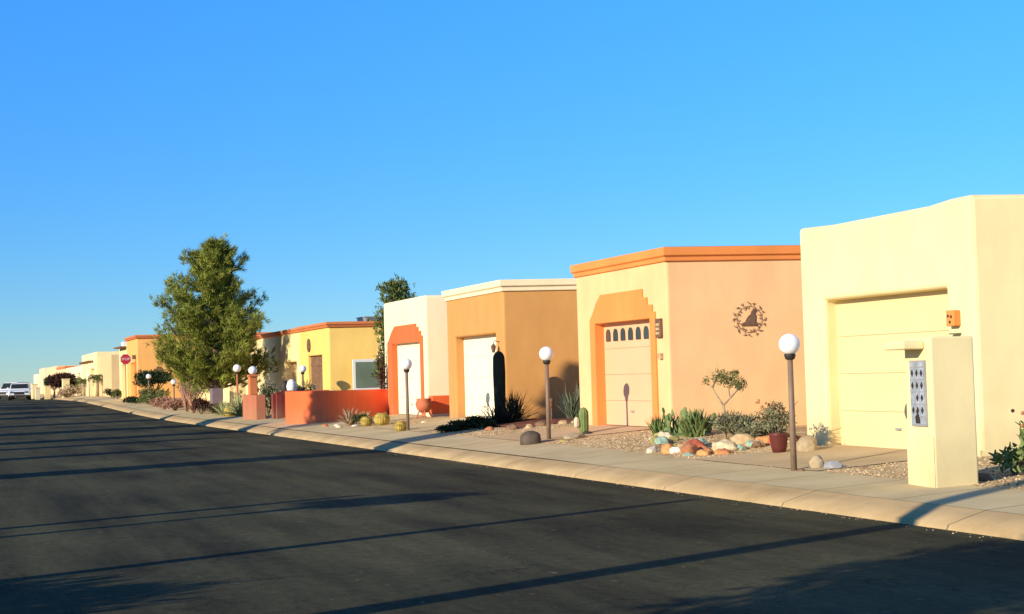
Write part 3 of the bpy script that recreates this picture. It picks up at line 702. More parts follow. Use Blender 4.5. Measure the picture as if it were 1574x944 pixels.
def crown_blob(lf, c, rx, ry, rz, n, L, W, lumps=9):
    cs = [(Vector((random.uniform(-1, 1)*rx*.6, random.uniform(-1, 1)*ry*.6, random.uniform(-.6, 1)*rz*.6)), random.uniform(.35, .55)) for _ in range(lumps)]
    for i in range(n):
        o, s = random.choice(cs); d = rv().normalized()*(random.random()**.4)
        p = Vector(c)+o+Vector((d.x*rx*s, d.y*ry*s, d.z*rz*s))
        leafq(lf, p, d+rv(.6), L*random.uniform(.6, 1.3), W)
def shrub(x, y, h, r, label, m='leaf', name='shrub', cat='shrub', n=900, L=.07, W=.035, seed=3, stem=True, group=None, flowers=None):
    random.seed(seed); T = thing(name, (x, y, gz(x, y)), label, cat, group)
    lf = bmesh.new(); crown_blob(lf, (0, 0, h*.58), r, r, h*.5, n, L, W, 12); obj('foliage', lf, m, T)
    bm = bmesh.new()
    for k in range(7):
        a = random.uniform(0, 6.28); tube(bm, [(0, 0, -.03), (r*.3*math.cos(a), r*.3*math.sin(a), h*.35), (r*.6*math.cos(a), r*.6*math.sin(a), h*.75)], [.016, .011, .005], 5)
    obj('stem', bm, 'bark', T)
    if flowers:
        fb = bmesh.new()
        for k in range(14): sphere(fb, (random.uniform(-1, .6)*r, random.uniform(-1, 1)*r*.6, h*random.uniform(.75, 1.2)), .022, u=6, v=4)
        obj('blossom', fb, flowers, T)
    return T
def small_tree(x, y, h, r, label, m, trunkh, name='small_tree', seed=1, flat=.55, n=2500, L=.2, W=.1, tm='bark'):
    random.seed(seed); T = thing(name, (x, y, gz(x, y)), label, 'tree')
    bm = bmesh.new(); tube(bm, [(0, 0, -.1), (.03, .02, trunkh*.6), (0, 0, trunkh)], [.1, .08, .07], 8)
    for k in range(7):
        a = k*.9; tube(bm, [(0, 0, trunkh*.8), (r*.35*math.cos(a), r*.35*math.sin(a), trunkh*1.1), (r*.75*math.cos(a), r*.75*math.sin(a), h*.8)], [.05, .035, .01], 5)
    obj('trunk', bm, tm, T, True)
    lf = bmesh.new(); crown_blob(lf, (0, 0, (trunkh+h)/2), r, r, (h-trunkh)*flat, n, L, W, 14); obj('crown', lf, m, T)
    return T
small_tree(10.9, 89.0, 1.75, 1.1, 'dark low umbrella-shaped tree before the tangerine house', 'leafdark', .75, name='round_tree', seed=4, n=3500, L=.13, W=.08)
small_tree(9.2, 136.5, 2.0, 1.2, 'dark wine-leaved tree behind the cream marker pillar', 'leafwine', .6, name='wine_leaved_tree', seed=6, n=3200, L=.2, W=.12)
small_tree(8.9, 145.5, 1.9, .8, 'dark green rounded tree left of the cream marker pillar', 'leafdark', .8, name='round_tree', seed=8, n=1500, L=.2, W=.12)
def palm(x, y, h, label, fr=1.0, seed=2):
    random.seed(seed); T = thing('palm_tree', (x, y, gz(x, y)), label, 'palm tree', 'small palms in the distance')
    bm = bmesh.new(); tube(bm, [(0, 0, -.1), (.02, 0, h*.5), (0, 0, h)], [.16, .13, .12], 9); obj('trunk', bm, 'paletrunk', T, True)
    lf = bmesh.new()
    for k in range(26):
        az = k*2.399; tl = random.uniform(-.3, 1.2); dh = Vector((math.cos(az), math.sin(az), 0)); q = Vector((0, 0, h)); t = tl
        for s in range(9):
            q2 = q+(dh*math.cos(t)+Vector((0, 0, math.sin(t))))*fr/9; t -= .2
            for sd in (-1, 1):
                side = Vector((-dh.y, dh.x, 0))*sd
                leafq(lf, q, side+dh*.7+Vector((0, 0, -.25)), .34*(1-.5*s/9)*fr, .05)
            leafq(lf, q, q2-q, fr/8, .04); q = q2
    obj('crown', lf, 'leaf', T)
palm(10.2, 129.0, 1.25, 'left palm with a pale trunk before the tall pale yellow house', 1.0, 2)
palm(10.3, 118.0, 1.35, 'right palm before the tall pale yellow house', .8, 3)

# ------------------------------------------------------------------ desert plants
def yucca(x, y, h, r, n, label, m='agave', name='yucca', cat='yucca', W=.045, seed=2, lo=.35, hi=1.5, droop=.2, z=None, group=None):
    random.seed(seed); T = thing(name, (x, y, gz(x, y) if z is None else z), label, cat, group); bm = bmesh.new()
    for k in range(n):
        blade(bm, (random.gauss(0, r*.12), random.gauss(0, r*.12), .02), random.uniform(0, 6.28), random.uniform(lo, hi), h*random.uniform(.7, 1.1), W, droop)
    obj('leaves', bm, m, T)
    bm = bmesh.new(); lathe(bm, [(r*.16, -.04), (r*.13, .05), (r*.04, .12)], 8); obj('crown_base', bm, 'straw', T, True)
    return T
# saguaro and its neighbours in front of the brown house
T = thing('saguaro_cactus', (12.0, 33.55, gz(12, 33.55)), 'tall dark single-column saguaro at the corner of the brown house', 'cactus')
bm = bmesh.new(); h = 1.72; prof = [(.10, -.1), (.115, .2), (.128, .7), (.135, 1.2), (.13, 1.45)] + [(.13*math.cos(a), 1.5+.2*math.sin(a)) for a in [i*math.pi/14 for i in range(1, 7)]] + [(.01, 1.71)]
lathe(bm, prof, 56, ribs=14, amp=.09); obj('column', bm, 'saguaro', T, True)
yucca(12.05, 32.9, .8, .5, 150, 'dense dark spiky yucca at the foot of the tall saguaro', 'yuccadark', W=.04, seed=4, lo=.15, hi=1.55, droop=.1)
yucca(11.75, 33.2, .7, .5, 70, 'smaller dark spiky yucca left of the saguaro', 'yuccadark', W=.035, seed=5, lo=.1, hi=1.4, droop=.15)
yucca(13.6, 33.0, .85, .4, 110, 'grey-green spiky yucca against the brown wall near the peach house', 'agave', W=.04, seed=6, lo=.5, hi=1.55, droop=.12)
for i, (x, y, h, r, lab) in enumerate(((11.3, 32.9, .26, .42, 'dark low clump added for the shadow strip, nearest the saguaro'), (10.95, 33.1, .2, .4, 'middle dark low clump added for the shadow strip on the brown house verge'), (10.6, 33.1, .13, .3, 'outermost dark low clump added for the shadow strip near the pavement'))):
    shrub(x, y, h, r, lab, 'leafdark', n=1500, L=.05, W=.03, seed=20+i, group='dark low clumps standing in for a shadow strip')  # low dark foliage stands in for a shadow strip on the ground
# narrow planting bed edge with reddish bark
bm = bmesh.new(); prev = None
for k in range(15):
    x = 11.5+k*.14; row = [bm.verts.new((x, 31.2+.15*math.sin(k), gz(x, 31.2)+.012)), bm.verts.new((x, 32.6, gz(x, 32)+.06)), bm.verts.new((x, 34.5, gz(x, 34)+.03))]
    if prev: bm.faces.new((prev[0], row[0], row[1], prev[1])); bm.faces.new((prev[1], row[1], row[2], prev[2]))
    prev = row
bmesh.ops.recalc_face_normals(bm, faces=bm.faces)
tag(obj('bark_mulch', bm, ramp_mat('bark_mulch', [(.3, (.16, .055, .03)), (.7, (.34, .13, .07))], 3, 8, voronoi=(22, .5), bump=.9, bdist=.03), smooth=True), 'reddish bark mulch spread below the brown side wall', 'mulch', kind='stuff')
# post light
T = thing('post_light', (12.75, 32.2, gz(12.75, 32.2)), 'short brown path light against the brown side wall', 'path light')
bm = bmesh.new(); tube(bm, [(0, 0, -.1), (0, 0, .34)], .022, 8); obj('post', bm, 'iron', T)
bm = bmesh.new(); lathe(bm, [(.03, .33), (.05, .35), (.05, .47), (.075, .49), (.02, .55)], 12); obj('light_head', bm, 'iron', T, True)
# dome rock
def rock(x, y, r, label, m='stone', sx=1, sy=1, sz=.7, seed=0, group=None, name='rock', jag=.3):
    o = obj(name, rock_bm(r, sx, sy, sz, seed, 3 if r > .12 else 2, jag), m, smooth=r > .12)
    o.location = (x, y, gz(x, y)-.02); o.rotation_euler = (0, 0, seed*1.7)
    return tag(o, label, 'rock', group)
rock(10.1, 26.6, .19, 'dark brown dome-shaped rock beside the middle lamp pole', 'lava', 1.05, 1.05, .95, 3, jag=.12)
rock(10.95, 26.5, .2, 'flat tan boulder between the lamp pole and the small cactus', 'stone', 1.3, 1.0, .42, 4)
rock(10.6, 26.2, .09, 'small yellowish rock right of the middle lamp pole', 'rock_olive', 1, 1, .5, 5)
k = 0
for (x, y, r) in ((12.1, 31.2, .11), (11.75, 31.0, .09), (12.5, 30.9, .1), (11.4, 31.1, .13), (12.9, 31.2, .08), (11.15, 31.9, .1)):
    k += 1; rock(x, y, r, 'small brown rock edging the mulch bed by the brown house', random.choice(('rock_brown', 'rock_tan', 'rock_rust')), 1.2, 1, .7, 30+k, 'small rocks edging the mulch bed')
# small columnar cactus with two arms
T = thing('column_cactus', (11.45, 27.25, gz(11.45, 27.25)), 'short yellow-green column cactus by the left corner of the peach house', 'cactus')
bm = bmesh.new(); lathe(bm, [(.05, -.05), (.085, .1), (.09, .35), (.085, .44), (.05, .5), (.01, .52)], 40, ribs=10, amp=.1); obj('column', bm, 'cactus', T, True)
bm = bmesh.new(); lathe(bm, [(.03, 0), (.06, .06), (.055, .17), (.02, .22)], 30, (-.14, .02, .12), ribs=10, amp=.1); obj('side_shoot', bm, 'rock_cream', T, True)
bm = bmesh.new(); lathe(bm, [(.09, -.02), (.10, .03), (.06, .06)], 12, (.02, -.12, 0)); obj('shadow_disc', bm, 'dark', T, True)  # dark disc drawn as the shadow at the cactus foot
# rock bed in front of the peach wall
random.seed(44)
cols = ['rock_rust', 'rock_red', 'rock_cream', 'rock_white', 'rock_teal', 'rock_olive', 'rock_tan', 'rock_brown', 'rock_orange']
words = dict(rock_rust='rust brown', rock_red='red', rock_cream='cream', rock_white='white', rock_teal='pale turquoise', rock_olive='olive', rock_tan='tan', rock_brown='dark brown', rock_orange='orange')
edge = [(11.9, 24.9), (11.5, 24.1), (11.2, 23.3), (10.85, 22.5), (10.6, 21.7), (10.6, 21.0), (10.9, 20.75), (11.3, 20.9), (11.7, 21.1), (12.1, 21.2), (12.6, 21.3)]
n = 0
for i in range(len(edge)-1):
    for t in (0, .34, .67):
        for row in (0, 1, 2):
            x = edge[i][0]*(1-t)+edge[i+1][0]*t+random.uniform(-.12, .12)+row*.17; y = edge[i][1]*(1-t)+edge[i+1][1]*t+random.uniform(-.1, .1)+row*.2
            c = random.choice(cols); n += 1; r = random.uniform(.045, .105)
            rock(x, y, r, words[c]+' rock in the mixed rock edging of the cactus bed', c, random.uniform(.8, 1.5), random.uniform(.8, 1.3), random.uniform(.6, .9), 50+n, 'mixed colour rocks edging the cactus bed', jag=.4)
for (x, y, r, c, lab) in ((10.65, 21.2, .15, 'rock_rust', 'largest rust brown rock at the front corner of the cactus bed'), (11.2, 21.05, .16, 'rock_cream', 'large cream rock on the front edge of the cactus bed'), (10.55, 21.75, .13, 'rock_orange', 'orange banded rock left of the largest rust rock'), (11.75, 21.5, .17, 'rock_tan', 'large tan rock in the cactus bed near the dark pot'), (11.05, 23.0, .13, 'rock_teal', 'largest pale turquoise rock at the left of the cactus bed'), (12.05, 21.3, .13, 'rock_orange', 'bright orange rock at the right end of the cactus bed'), (11.1, 21.9, .14, 'rock_red', 'large red rock in the middle of the cactus bed'), (10.45, 22.1, .09, 'rock_white', 'white rock lying at the outer left edge of the cactus bed'), (11.35, 22.2, .12, 'rock_teal', 'pale turquoise rock under the green cactus clump')):
    n += 1; rock(x, y, r, lab, c, 1.25, .9, .8, 50+n, jag=.4)
# clumps in the bed
def pads(x, y, n, h, label, m='cactus', seed=1, spread=.5, pr=.12):
    random.seed(seed); T = thing('prickly_pear', (x, y, gz(x, y)), label, 'cactus'); bm = bmesh.new()
    for k in range(n):
        p = Vector((random.uniform(-1, 1)*spread, random.uniform(-1, 1)*spread*.6, 0)); a = random.uniform(0, 3.14); lv = random.choice((2, 3, 3, 4)); hh = h/3.4
        for j in range(lv):
            rr = pr*random.uniform(.8, 1.1)*(1-.08*j)
            rot = Matrix.Rotation(a+random.uniform(-.5, .5), 3, 'Z') @ Matrix.Rotation(random.uniform(-.35, .35), 3, 'X') @ Matrix.Rotation(random.uniform(-.5, .5), 3, 'Y')
            sphere(bm, p+Vector((0, 0, rr*.9+.02)), rr, .72, .16, 1.15, 10, 8, rot); p = p+rot@Vector((0, 0, rr*1.75)) * (hh/(rr*1.9) if False else 1)
    sphere(bm, (0, 0, -.01), 1, spread*1.15, spread*.8, .05); obj('pads', bm, m, T, True); return T
pads(12.1, 24.2, 26, .8, 'green prickly pear clump in the middle of the rock-edged bed', seed=3, spread=.5, pr=.075)
yucca(12.0, 23.6, .46, .5, 190, 'bushy green upright blades behind the rock edging', 'cactus', name='aloe', cat='aloe', W=.06, seed=14, lo=.7, hi=1.55, droop=.05)
yucca(11.8, 24.7, .34, .4, 70, 'small green blades at the left end of the rock-edged bed', 'cactus', name='aloe', cat='aloe', W=.05, seed=15, lo=.8, hi=1.55, droop=.05)
shrub(12.25, 22.6, .42, .5, 'low grey-green mounded shrub right of the gnarled tree', 'leafgrey', n=2200, L=.06, W=.025, seed=31)
shrub(12.15, 21.7, .36, .4, 'low grey-green shrub between the gnarled tree and the potted plant', 'leafgrey', n=1500, L=.06, W=.025, seed=32)
# gnarled little tree
random.seed(12); T = thing('desert_shrub_tree', (12.1, 22.75, gz(12.1, 22.75)), 'small gnarled tree with a pale forked trunk and thin crown', 'tree', s=.9)
bm = bmesh.new(); tube(bm, [(0, 0, -.05), (.02, 0, .35), (.0, .03, .62)], [.035, .03, .028], 7)
fk = [((0, .03, .62), (-.05, .15, .78), (-.1, .25, .95), (-.2, .32, 1.05)), ((0, .03, .62), (.1, -.05, .75), (.08, -.05, .92), (.14, -.1, 1.08)), ((.1, -.05, .75), (.22, -.12, .9), (.3, -.2, 1.05)), ((-.1, .25, .95), (-.05, .2, 1.1), (-.02, .12, 1.22))]
for q in fk: tube(bm, q, [.024, .018, .013, .007][:len(q)], 6)
obj('trunk', bm, 'paletrunk', T, True)
lf = bmesh.new()
for c, r_, n_ in (((.1, -.05, 1.08), .16, 330), ((.27, -.15, 1.0), .13, 220), ((-.02, .1, 1.15), .15, 240), ((-.2, .3, 1.08), .1, 70), ((.2, -.1, 1.2), .09, 90)):
    for k in range(n_):
        d = rv().normalized()*(random.random()**.5)*r_; leafq(lf, Vector(c)+d, d+rv(.3), .05, .018)
for k in range(26):
    d = Vector((random.uniform(-.5, .55), random.uniform(-.4, .4), random.uniform(.0, .5))); leafq(lf, Vector((.05, 0, 1.0))+d*.45, d, .24, .006)
obj('crown', lf, 'leaf', T)
# potted plant
T = thing('flower_pot', (11.5, 19.95, gz(11.5, 19.95)), 'oxblood red glazed pot beside the cream house corner', 'pot')
bm = bmesh.new(); lathe(bm, [(.09, 0), (.12, .1), (.14, .27), (.15, .3), (.13, .3), (.11, .25)], 20); obj('pot_body', bm, 'darkpot', T, True)
random.seed(8); T = thing('potted_shrub', (11.5, 19.95, gz(11.5, 19.95)+.28), 'leafy shrub with orange blossoms growing in the oxblood pot', 'shrub')
lf = bmesh.new(); crown_blob(lf, (.0, -.02, .24), .26, .36, .25, 1100, .05, .022, 14); obj('foliage', lf, 'leafgrey', T)
bm = bmesh.new()
for k in range(10):
    a = random.uniform(0, 6.28); tube(bm, [(0, 0, -.1), (.1*math.cos(a), .12*math.sin(a), .25), (.28*math.cos(a), .36*math.sin(a), random.uniform(.3, .5))], [.012, .008, .004], 5)
obj('stem', bm, 'bark', T)
fb = bmesh.new()
for k in range(16): sphere(fb, (random.uniform(-.3, .1), random.uniform(-.1, .42), random.uniform(.2, .52)), .02, u=6, v=4)
obj('blossom', fb, 'rock_rust', T)
rock(11.85, 19.75, .17, 'squarish tan stone block next to the oxblood pot', 'stone', .9, .9, 1.0, 7, jag=.2)
# rocks near lamp
rock(10.55, 17.35, .13, 'upright grey-tan rock right of the nearest lamp pole', 'stone', .8, .8, .95, 8)
rock(10.6, 17.05, .11, 'grey rock with dark pits near the nearest lamp pole', 'grey', 1.3, .8, .7, 9)
rock(10.85, 16.75, .07, 'long low dark rock farthest right of the nearest lamp', 'rock_brown', 1.8, .8, .5, 10)
rock(10.2, 17.15, .05, 'small dark stone at the foot of the nearest lamp pole', 'rock_brown', 1, 1, .8, 11)
# plants right of the pillar
shrub(11.22, 14.25, .34, .2, 'small bright green plant in the dark bed right of the pillar', 'cactus', n=260, L=.09, W=.05, seed=41, name='bed_plant', cat='plant')
shrub(11.42, 14.2, .6, .2, 'taller green flowering plant at the right edge of the picture', 'cactus', n=260, L=.09, W=.05, seed=42, name='bed_plant', cat='plant', flowers='rock_rust')
rock(10.7, 14.15, .11, 'small dark boulder directly right of the cream pillar', 'rock_brown', 1.4, .8, .6, 12)

# ------------------------------------------------------------------ in front of the red wall
def barrel(x, y, r, label, group='golden barrel cacti'):
    T = thing('barrel_cactus', (x, y, gz(x, y)), label, 'cactus', group)
    bm = bmesh.new(); lathe(bm, [(r*.5, -.02), (r*.92, r*.35), (r, r*.8), (r*.9, r*1.25), (r*.55, r*1.6), (r*.1, r*1.62)], 54, ribs=18, amp=.07); obj('ball', bm, 'barrel', T, True)
    bm = bmesh.new(); random.seed(int(x*100))
    for k in range(420):
        a = round(random.uniform(0, 18))*math.pi/9; f = random.uniform(.1, 1.0); rr = r*math.sin(min(f*2.2, 1.57))*1.04 if f < .7 else r*(1.3-f)*1.5; leafq(bm, Vector((rr*math.cos(a), rr*math.sin(a), r*1.62*f)), Vector((math.cos(a), math.sin(a), .4))+rv(.4), .05, .008)
    tag(obj('spines', bm, 'barrel', T), kind='stuff')
barrel(10.2, 35.7, .15, 'golden barrel cactus at the foot of the lamp before the red-trimmed door')
barrel(10.75, 39.4, .2, 'largest golden barrel cactus in front of the red wall')
barrel(10.45, 39.9, .15, 'golden barrel cactus left of the largest one')
barrel(10.1, 59.0, .24, 'golden barrel cactus below the variegated agave')
yucca(10.35, 41.3, .5, .35, 60, 'straw coloured spiky agave in front of the red wall', 'straw', name='agave', cat='agave', W=.06, seed=17, lo=.4, hi=1.5)
yucca(10.75, 41.2, .4, .3, 50, 'small green agave between the straw agave and the barrel cacti', 'agavey', name='agave', cat='agave', W=.05, seed=18, lo=.3, hi=1.4)
shrub(10.55, 40.6, .28, .28, 'low dark green shrub among the cacti by the red wall', 'leafdark', n=500, L=.06, W=.03, seed=43)
k = 0
for (x, y, r, c) in ((9.95, 40.9, .1, 'rock_cream'), (10.3, 40.5, .08, 'rock_white'), (9.9, 42.3, .1, 'rock_rust'), (10.55, 40.1, .08, 'rock_cream'), (11.1, 38.5, .08, 'rock_rust'), (11.3, 38.2, .07, 'rock_orange'), (11.5, 38.0, .08, 'rock_cream'), (11.25, 39.0, .07, 'rock_rust'), (10.15, 42.0, .07, 'rock_white')):
    k += 1; rock(x, y, r, words[c]+' rock at the foot of the curved red wall', c, 1.3, 1, .6, 120+k, 'rocks by the curved red wall')
# terracotta pot on stand
T = thing('flower_pot', (12.2, 40.3, gz(12.2, 40.3)), 'round terracotta pot on a three-legged stand by the ivory house', 'pot')
bm = bmesh.new(); lathe(bm, [(.1, .15), (.2, .25), (.24, .38), (.2, .5), (.22, .54), (.16, .54)], 18); obj('pot_body', bm, 'terra', T, True)
for a in (0.3, 2.4, 4.5):
    bm = bmesh.new(); tube(bm, [(.12*math.cos(a), .12*math.sin(a), .25), (.26*math.cos(a), .26*math.sin(a), -.02)], .02, 6); obj('leg', bm, 'terra', T)
# dark climber left of the red surround
shrub(12.3, 45.0, 2.0, .14, 'thin dark flowering climber by the left edge of the ivory house', 'leafwine', n=260, L=.09, W=.05, seed=45, name='climber', cat='climber', flowers='rock_white')
# behind the red wall
T = thing('garden_urn', (11.2, 52.9, gz(11.2, 52.9)), 'white oval urn standing behind the curved red wall', 'urn')
bm = bmesh.new(); lathe(bm, [(.12, -.1), (.12, .66), (.06, .7), (.15, .84), (.18, 1.02), (.13, 1.18), (.05, 1.26)], 16); obj('urn_body', bm, 'whitepaint', T, True)
T = thing('garden_urn', (11.05, 53.3, gz(11.05, 53.3)), 'dark urn beside the white urn behind the red wall', 'urn')
bm = bmesh.new(); lathe(bm, [(.12, -.1), (.12, .66), (.06, .7), (.14, .84), (.17, 1.0), (.1, 1.2), (.05, 1.24)], 16); obj('urn_body', bm, 'dark', T, True)
shrub(12.0, 55.0, 1.05, .5, 'grey-green hedge shrub behind the maroon wall', 'leafgrey', n=1200, L=.1, W=.05, seed=46)
shrub(10.9, 55.6, 1.1, .5, 'grey-green hedge shrub behind the salmon pier', 'leafgrey', n=1200, L=.1, W=.05, seed=47)
yucca(11.2, 46.6, .5, .3, 40, 'straw blades showing just above the curved red wall', 'straw', name='agave', cat='agave', W=.05, seed=19, z=.85)

# ------------------------------------------------------------------ garden under the pine
yucca(10.3, 58.2, .95, .5, 80, 'large yellow-edged agave left of the salmon pier', 'agavey', name='agave', cat='agave', W=.12, seed=21, lo=.2, hi=1.45, droop=.15)
yucca(10.1, 60.2, .7, .5, 60, 'smaller yellow-edged agave beside the large one', 'agavey', name='agave', cat='agave', W=.1, seed=22, lo=.2, hi=1.4, droop=.15)
pads(10.6, 56.0, 14, .8, 'green prickly pear beside the salmon pier', seed=23, spread=.16, pr=.11)
T = thing('utility_cabinet', (10.05, 63.0, gz(10.05, 63)), 'purple-grey metal cabinet on posts under the pine', 'cabinet')
bm = bmesh.new(); box(bm, 0, .45, 0, .6, .45, 1.08); obj('cabinet_body', bm, mat('mauve_metal', (.20, .15, .16), .5, .1, 4), T, bevel=.02)
for yy in (.08, .5):
    bm = bmesh.new(); box(bm, .15, .25, yy-.04, yy+.04, -.1, .45); obj('leg', bm, 'pole_dark', T)
bm = bmesh.new(); box(bm, -.08, .08, -.08, .08, -.1, 1.0); box(bm, -.1, .1, -.1, .1, 1.0, 1.06)
o = obj('marker_post', bm, 'pale', bevel=.01); o.location = (10.9, 63.3, gz(10.9, 63.3)); tag(o, 'pale yellow square post right of the mauve cabinet', 'post')
def sticks(x, y, h, n, label, m='pinkstem', seed=1, spread=.35, name='ocotillo', r=.025):
    random.seed(seed); T = thing(name, (x, y, gz(x, y)), label, 'desert plant'); bm = bmesh.new()
    for k in range(n):
        a = random.uniform(0, 6.28); s = random.uniform(.3, 1)*spread; hh = h*random.uniform(.6, 1.05)
        tube(bm, [(0, 0, -.05), (s*.3*math.cos(a), s*.3*math.sin(a), hh*.4), (s*math.cos(a)+random.gauss(0, .05), s*math.sin(a), hh)], [r, r*.8, r*.4], 6)
    obj('stems', bm, m, T, True)
    lf = bmesh.new()
    for k in range(n*26):
        a = random.uniform(0, 6.28); f = random.uniform(.4, 1); leafq(lf, Vector((spread*f*math.cos(a)*random.random(), spread*f*math.sin(a)*random.random(), h*f)), rv(), .07, .02)
    obj('twigs', lf, 'leafgrey', T); return T
sticks(10.1, 70.5, 1.65, 16, 'tall pinkish bare-stemmed plant under the left of the pine', seed=3, spread=.55, r=.04)
sticks(9.95, 67.5, 1.0, 12, 'shorter pinkish bare-stemmed plant left of the mauve cabinet', seed=4, spread=.5, r=.04)
shrub(9.95, 65.3, .6, .5, 'dark tangled shrub left of the mauve cabinet', 'leafwine', n=900, L=.1, W=.04, seed=51)
shrub(10.1, 61.8, .4, .4, 'dark low shrub right of the mauve cabinet', 'leafdark', n=700, L=.08, W=.04, seed=52)
shrub(11.0, 74.5, 1.7, .8, 'tall grey-green feathery shrub at the left of the pine', 'leafgrey', n=1600, L=.14, W=.04, seed=53)
shrub(10.0, 77.0, .55, .8, 'reddish brown low shrub along the pavement', 'pinkstem', n=1400, L=.1, W=.05, seed=54)
shrub(10.1, 82.5, .65, .9, 'olive low shrub in front of the globe lamp', 'leaf', n=1400, L=.1, W=.05, seed=55)
shrub(10.6, 86.5, .9, .9, 'olive shrub under the dark round tree', 'leaf', n=1400, L=.12, W=.05, seed=56)
shrub(9.95, 73.3, .5, .6, 'brownish low shrub beside the bare-stemmed plants', 'pinkstem', n=900, L=.1, W=.05, seed=57)
for i, (x, y, h, r, lab) in enumerate(((10.0, 90.0, .38, .45, 'dark shrub right of the stop sign foot'), (9.9, 92.5, .34, .4, 'dark shrub at the foot of the stop sign'), (10.3, 106.5, .6, .6, 'dark shrub before the tan house'), (10.3, 103.0, .55, .4, 'olive shrub between the tan and the buff house'))):
    shrub(x, y, h, r, lab, 'leafdark' if i < 3 else 'leaf', n=700, L=.1, W=.06, seed=60+i)
shrub(9.6, 132.0, .9, .9, 'pale straw shrub left of the palms', 'straw', n=900, L=.16, W=.08, seed=66)
shrub(9.2, 134.5, .6, .7, 'pale straw shrub right of the cream marker pillar', 'straw', n=700, L=.16, W=.08, seed=67)

# stop sign
T = thing('stop_sign', (9.7, 92.3, gz(9.7, 92.3)), 'red octagonal stop sign on a thin post at the far corner', 'stop sign')
bm = bmesh.new(); tube(bm, [(0, 0, -.1), (0, 0, 2.85)], .03, 8); obj('post', bm, 'trim', T)
def octa(r, y0, y1):
    bm = bmesh.new(); a = [bm.verts.new((r*math.cos(math.pi/8+k*math.pi/4), y0, 2.6+r*math.sin(math.pi/8+k*math.pi/4))) for k in range(8)]; b = [bm.verts.new((v.co.x, y1, v.co.z)) for v in a]
    bm.faces.new(a); bm.faces.new(b[::-1])
    for i in range(8): bm.faces.new((a[i], b[i], b[(i+1) % 8], a[(i+1) % 8]))
    bmesh.ops.recalc_face_normals(bm, faces=bm.faces); return bm
pl = obj('plate', octa(.33, -.06, -.04), 'whitepaint', T); obj('sign_face', octa(.31, -.064, -.0602), 'stopred', pl)
fc = bpy.data.curves.new('lettering', 'FONT'); fc.body = 'STOP'; fc.size = .2; fc.align_x = 'CENTER'; fc.align_y = 'CENTER'; fc.extrude = .002
fo = bpy.data.objects.new('lettering', fc); COL.objects.link(fo); dg = bpy.context.evaluated_depsgraph_get()
me = bpy.data.meshes.new_from_object(fo.evaluated_get(dg)); bpy.data.objects.remove(fo)
me.materials.clear(); me.materials.append(M['whitepaint'])
lt = bpy.data.objects.new('lettering', me); COL.objects.link(lt); lt.parent = pl; lt.location = (0, -.068, 2.6); lt.rotation_euler = (R(90), 0, 0)

# far marker pillars and wall ends
for (x, y, wx, wy, h, lab, mm) in ((8.95, 134.5, .55, 1.3, 1.55, 'cream marker pillar in front of the wine-leaved tree', 'cream'), (7.95, 143, .5, 1.6, 1.0, 'low yellow marker pillar left of the cream marker pillar', 'pale'), (7.3, 152, .5, 1.8, 1.25, 'cream marker pillar beside the parked white car', 'cream'), (7.05, 141, .4, .5, .9, 'small pale post next to the parked white car', 'ivory')):
    bm = bmesh.new(); box(bm, 0, wx, 0, wy, -.5, h); box(bm, -.04, wx+.04, -.04, wy+.04, h, h+.08)
    o = obj('marker_pillar', bm, mm, bevel=.02); o.location = (x, y, .62); tag(o, lab, 'pillar', 'far marker pillars')

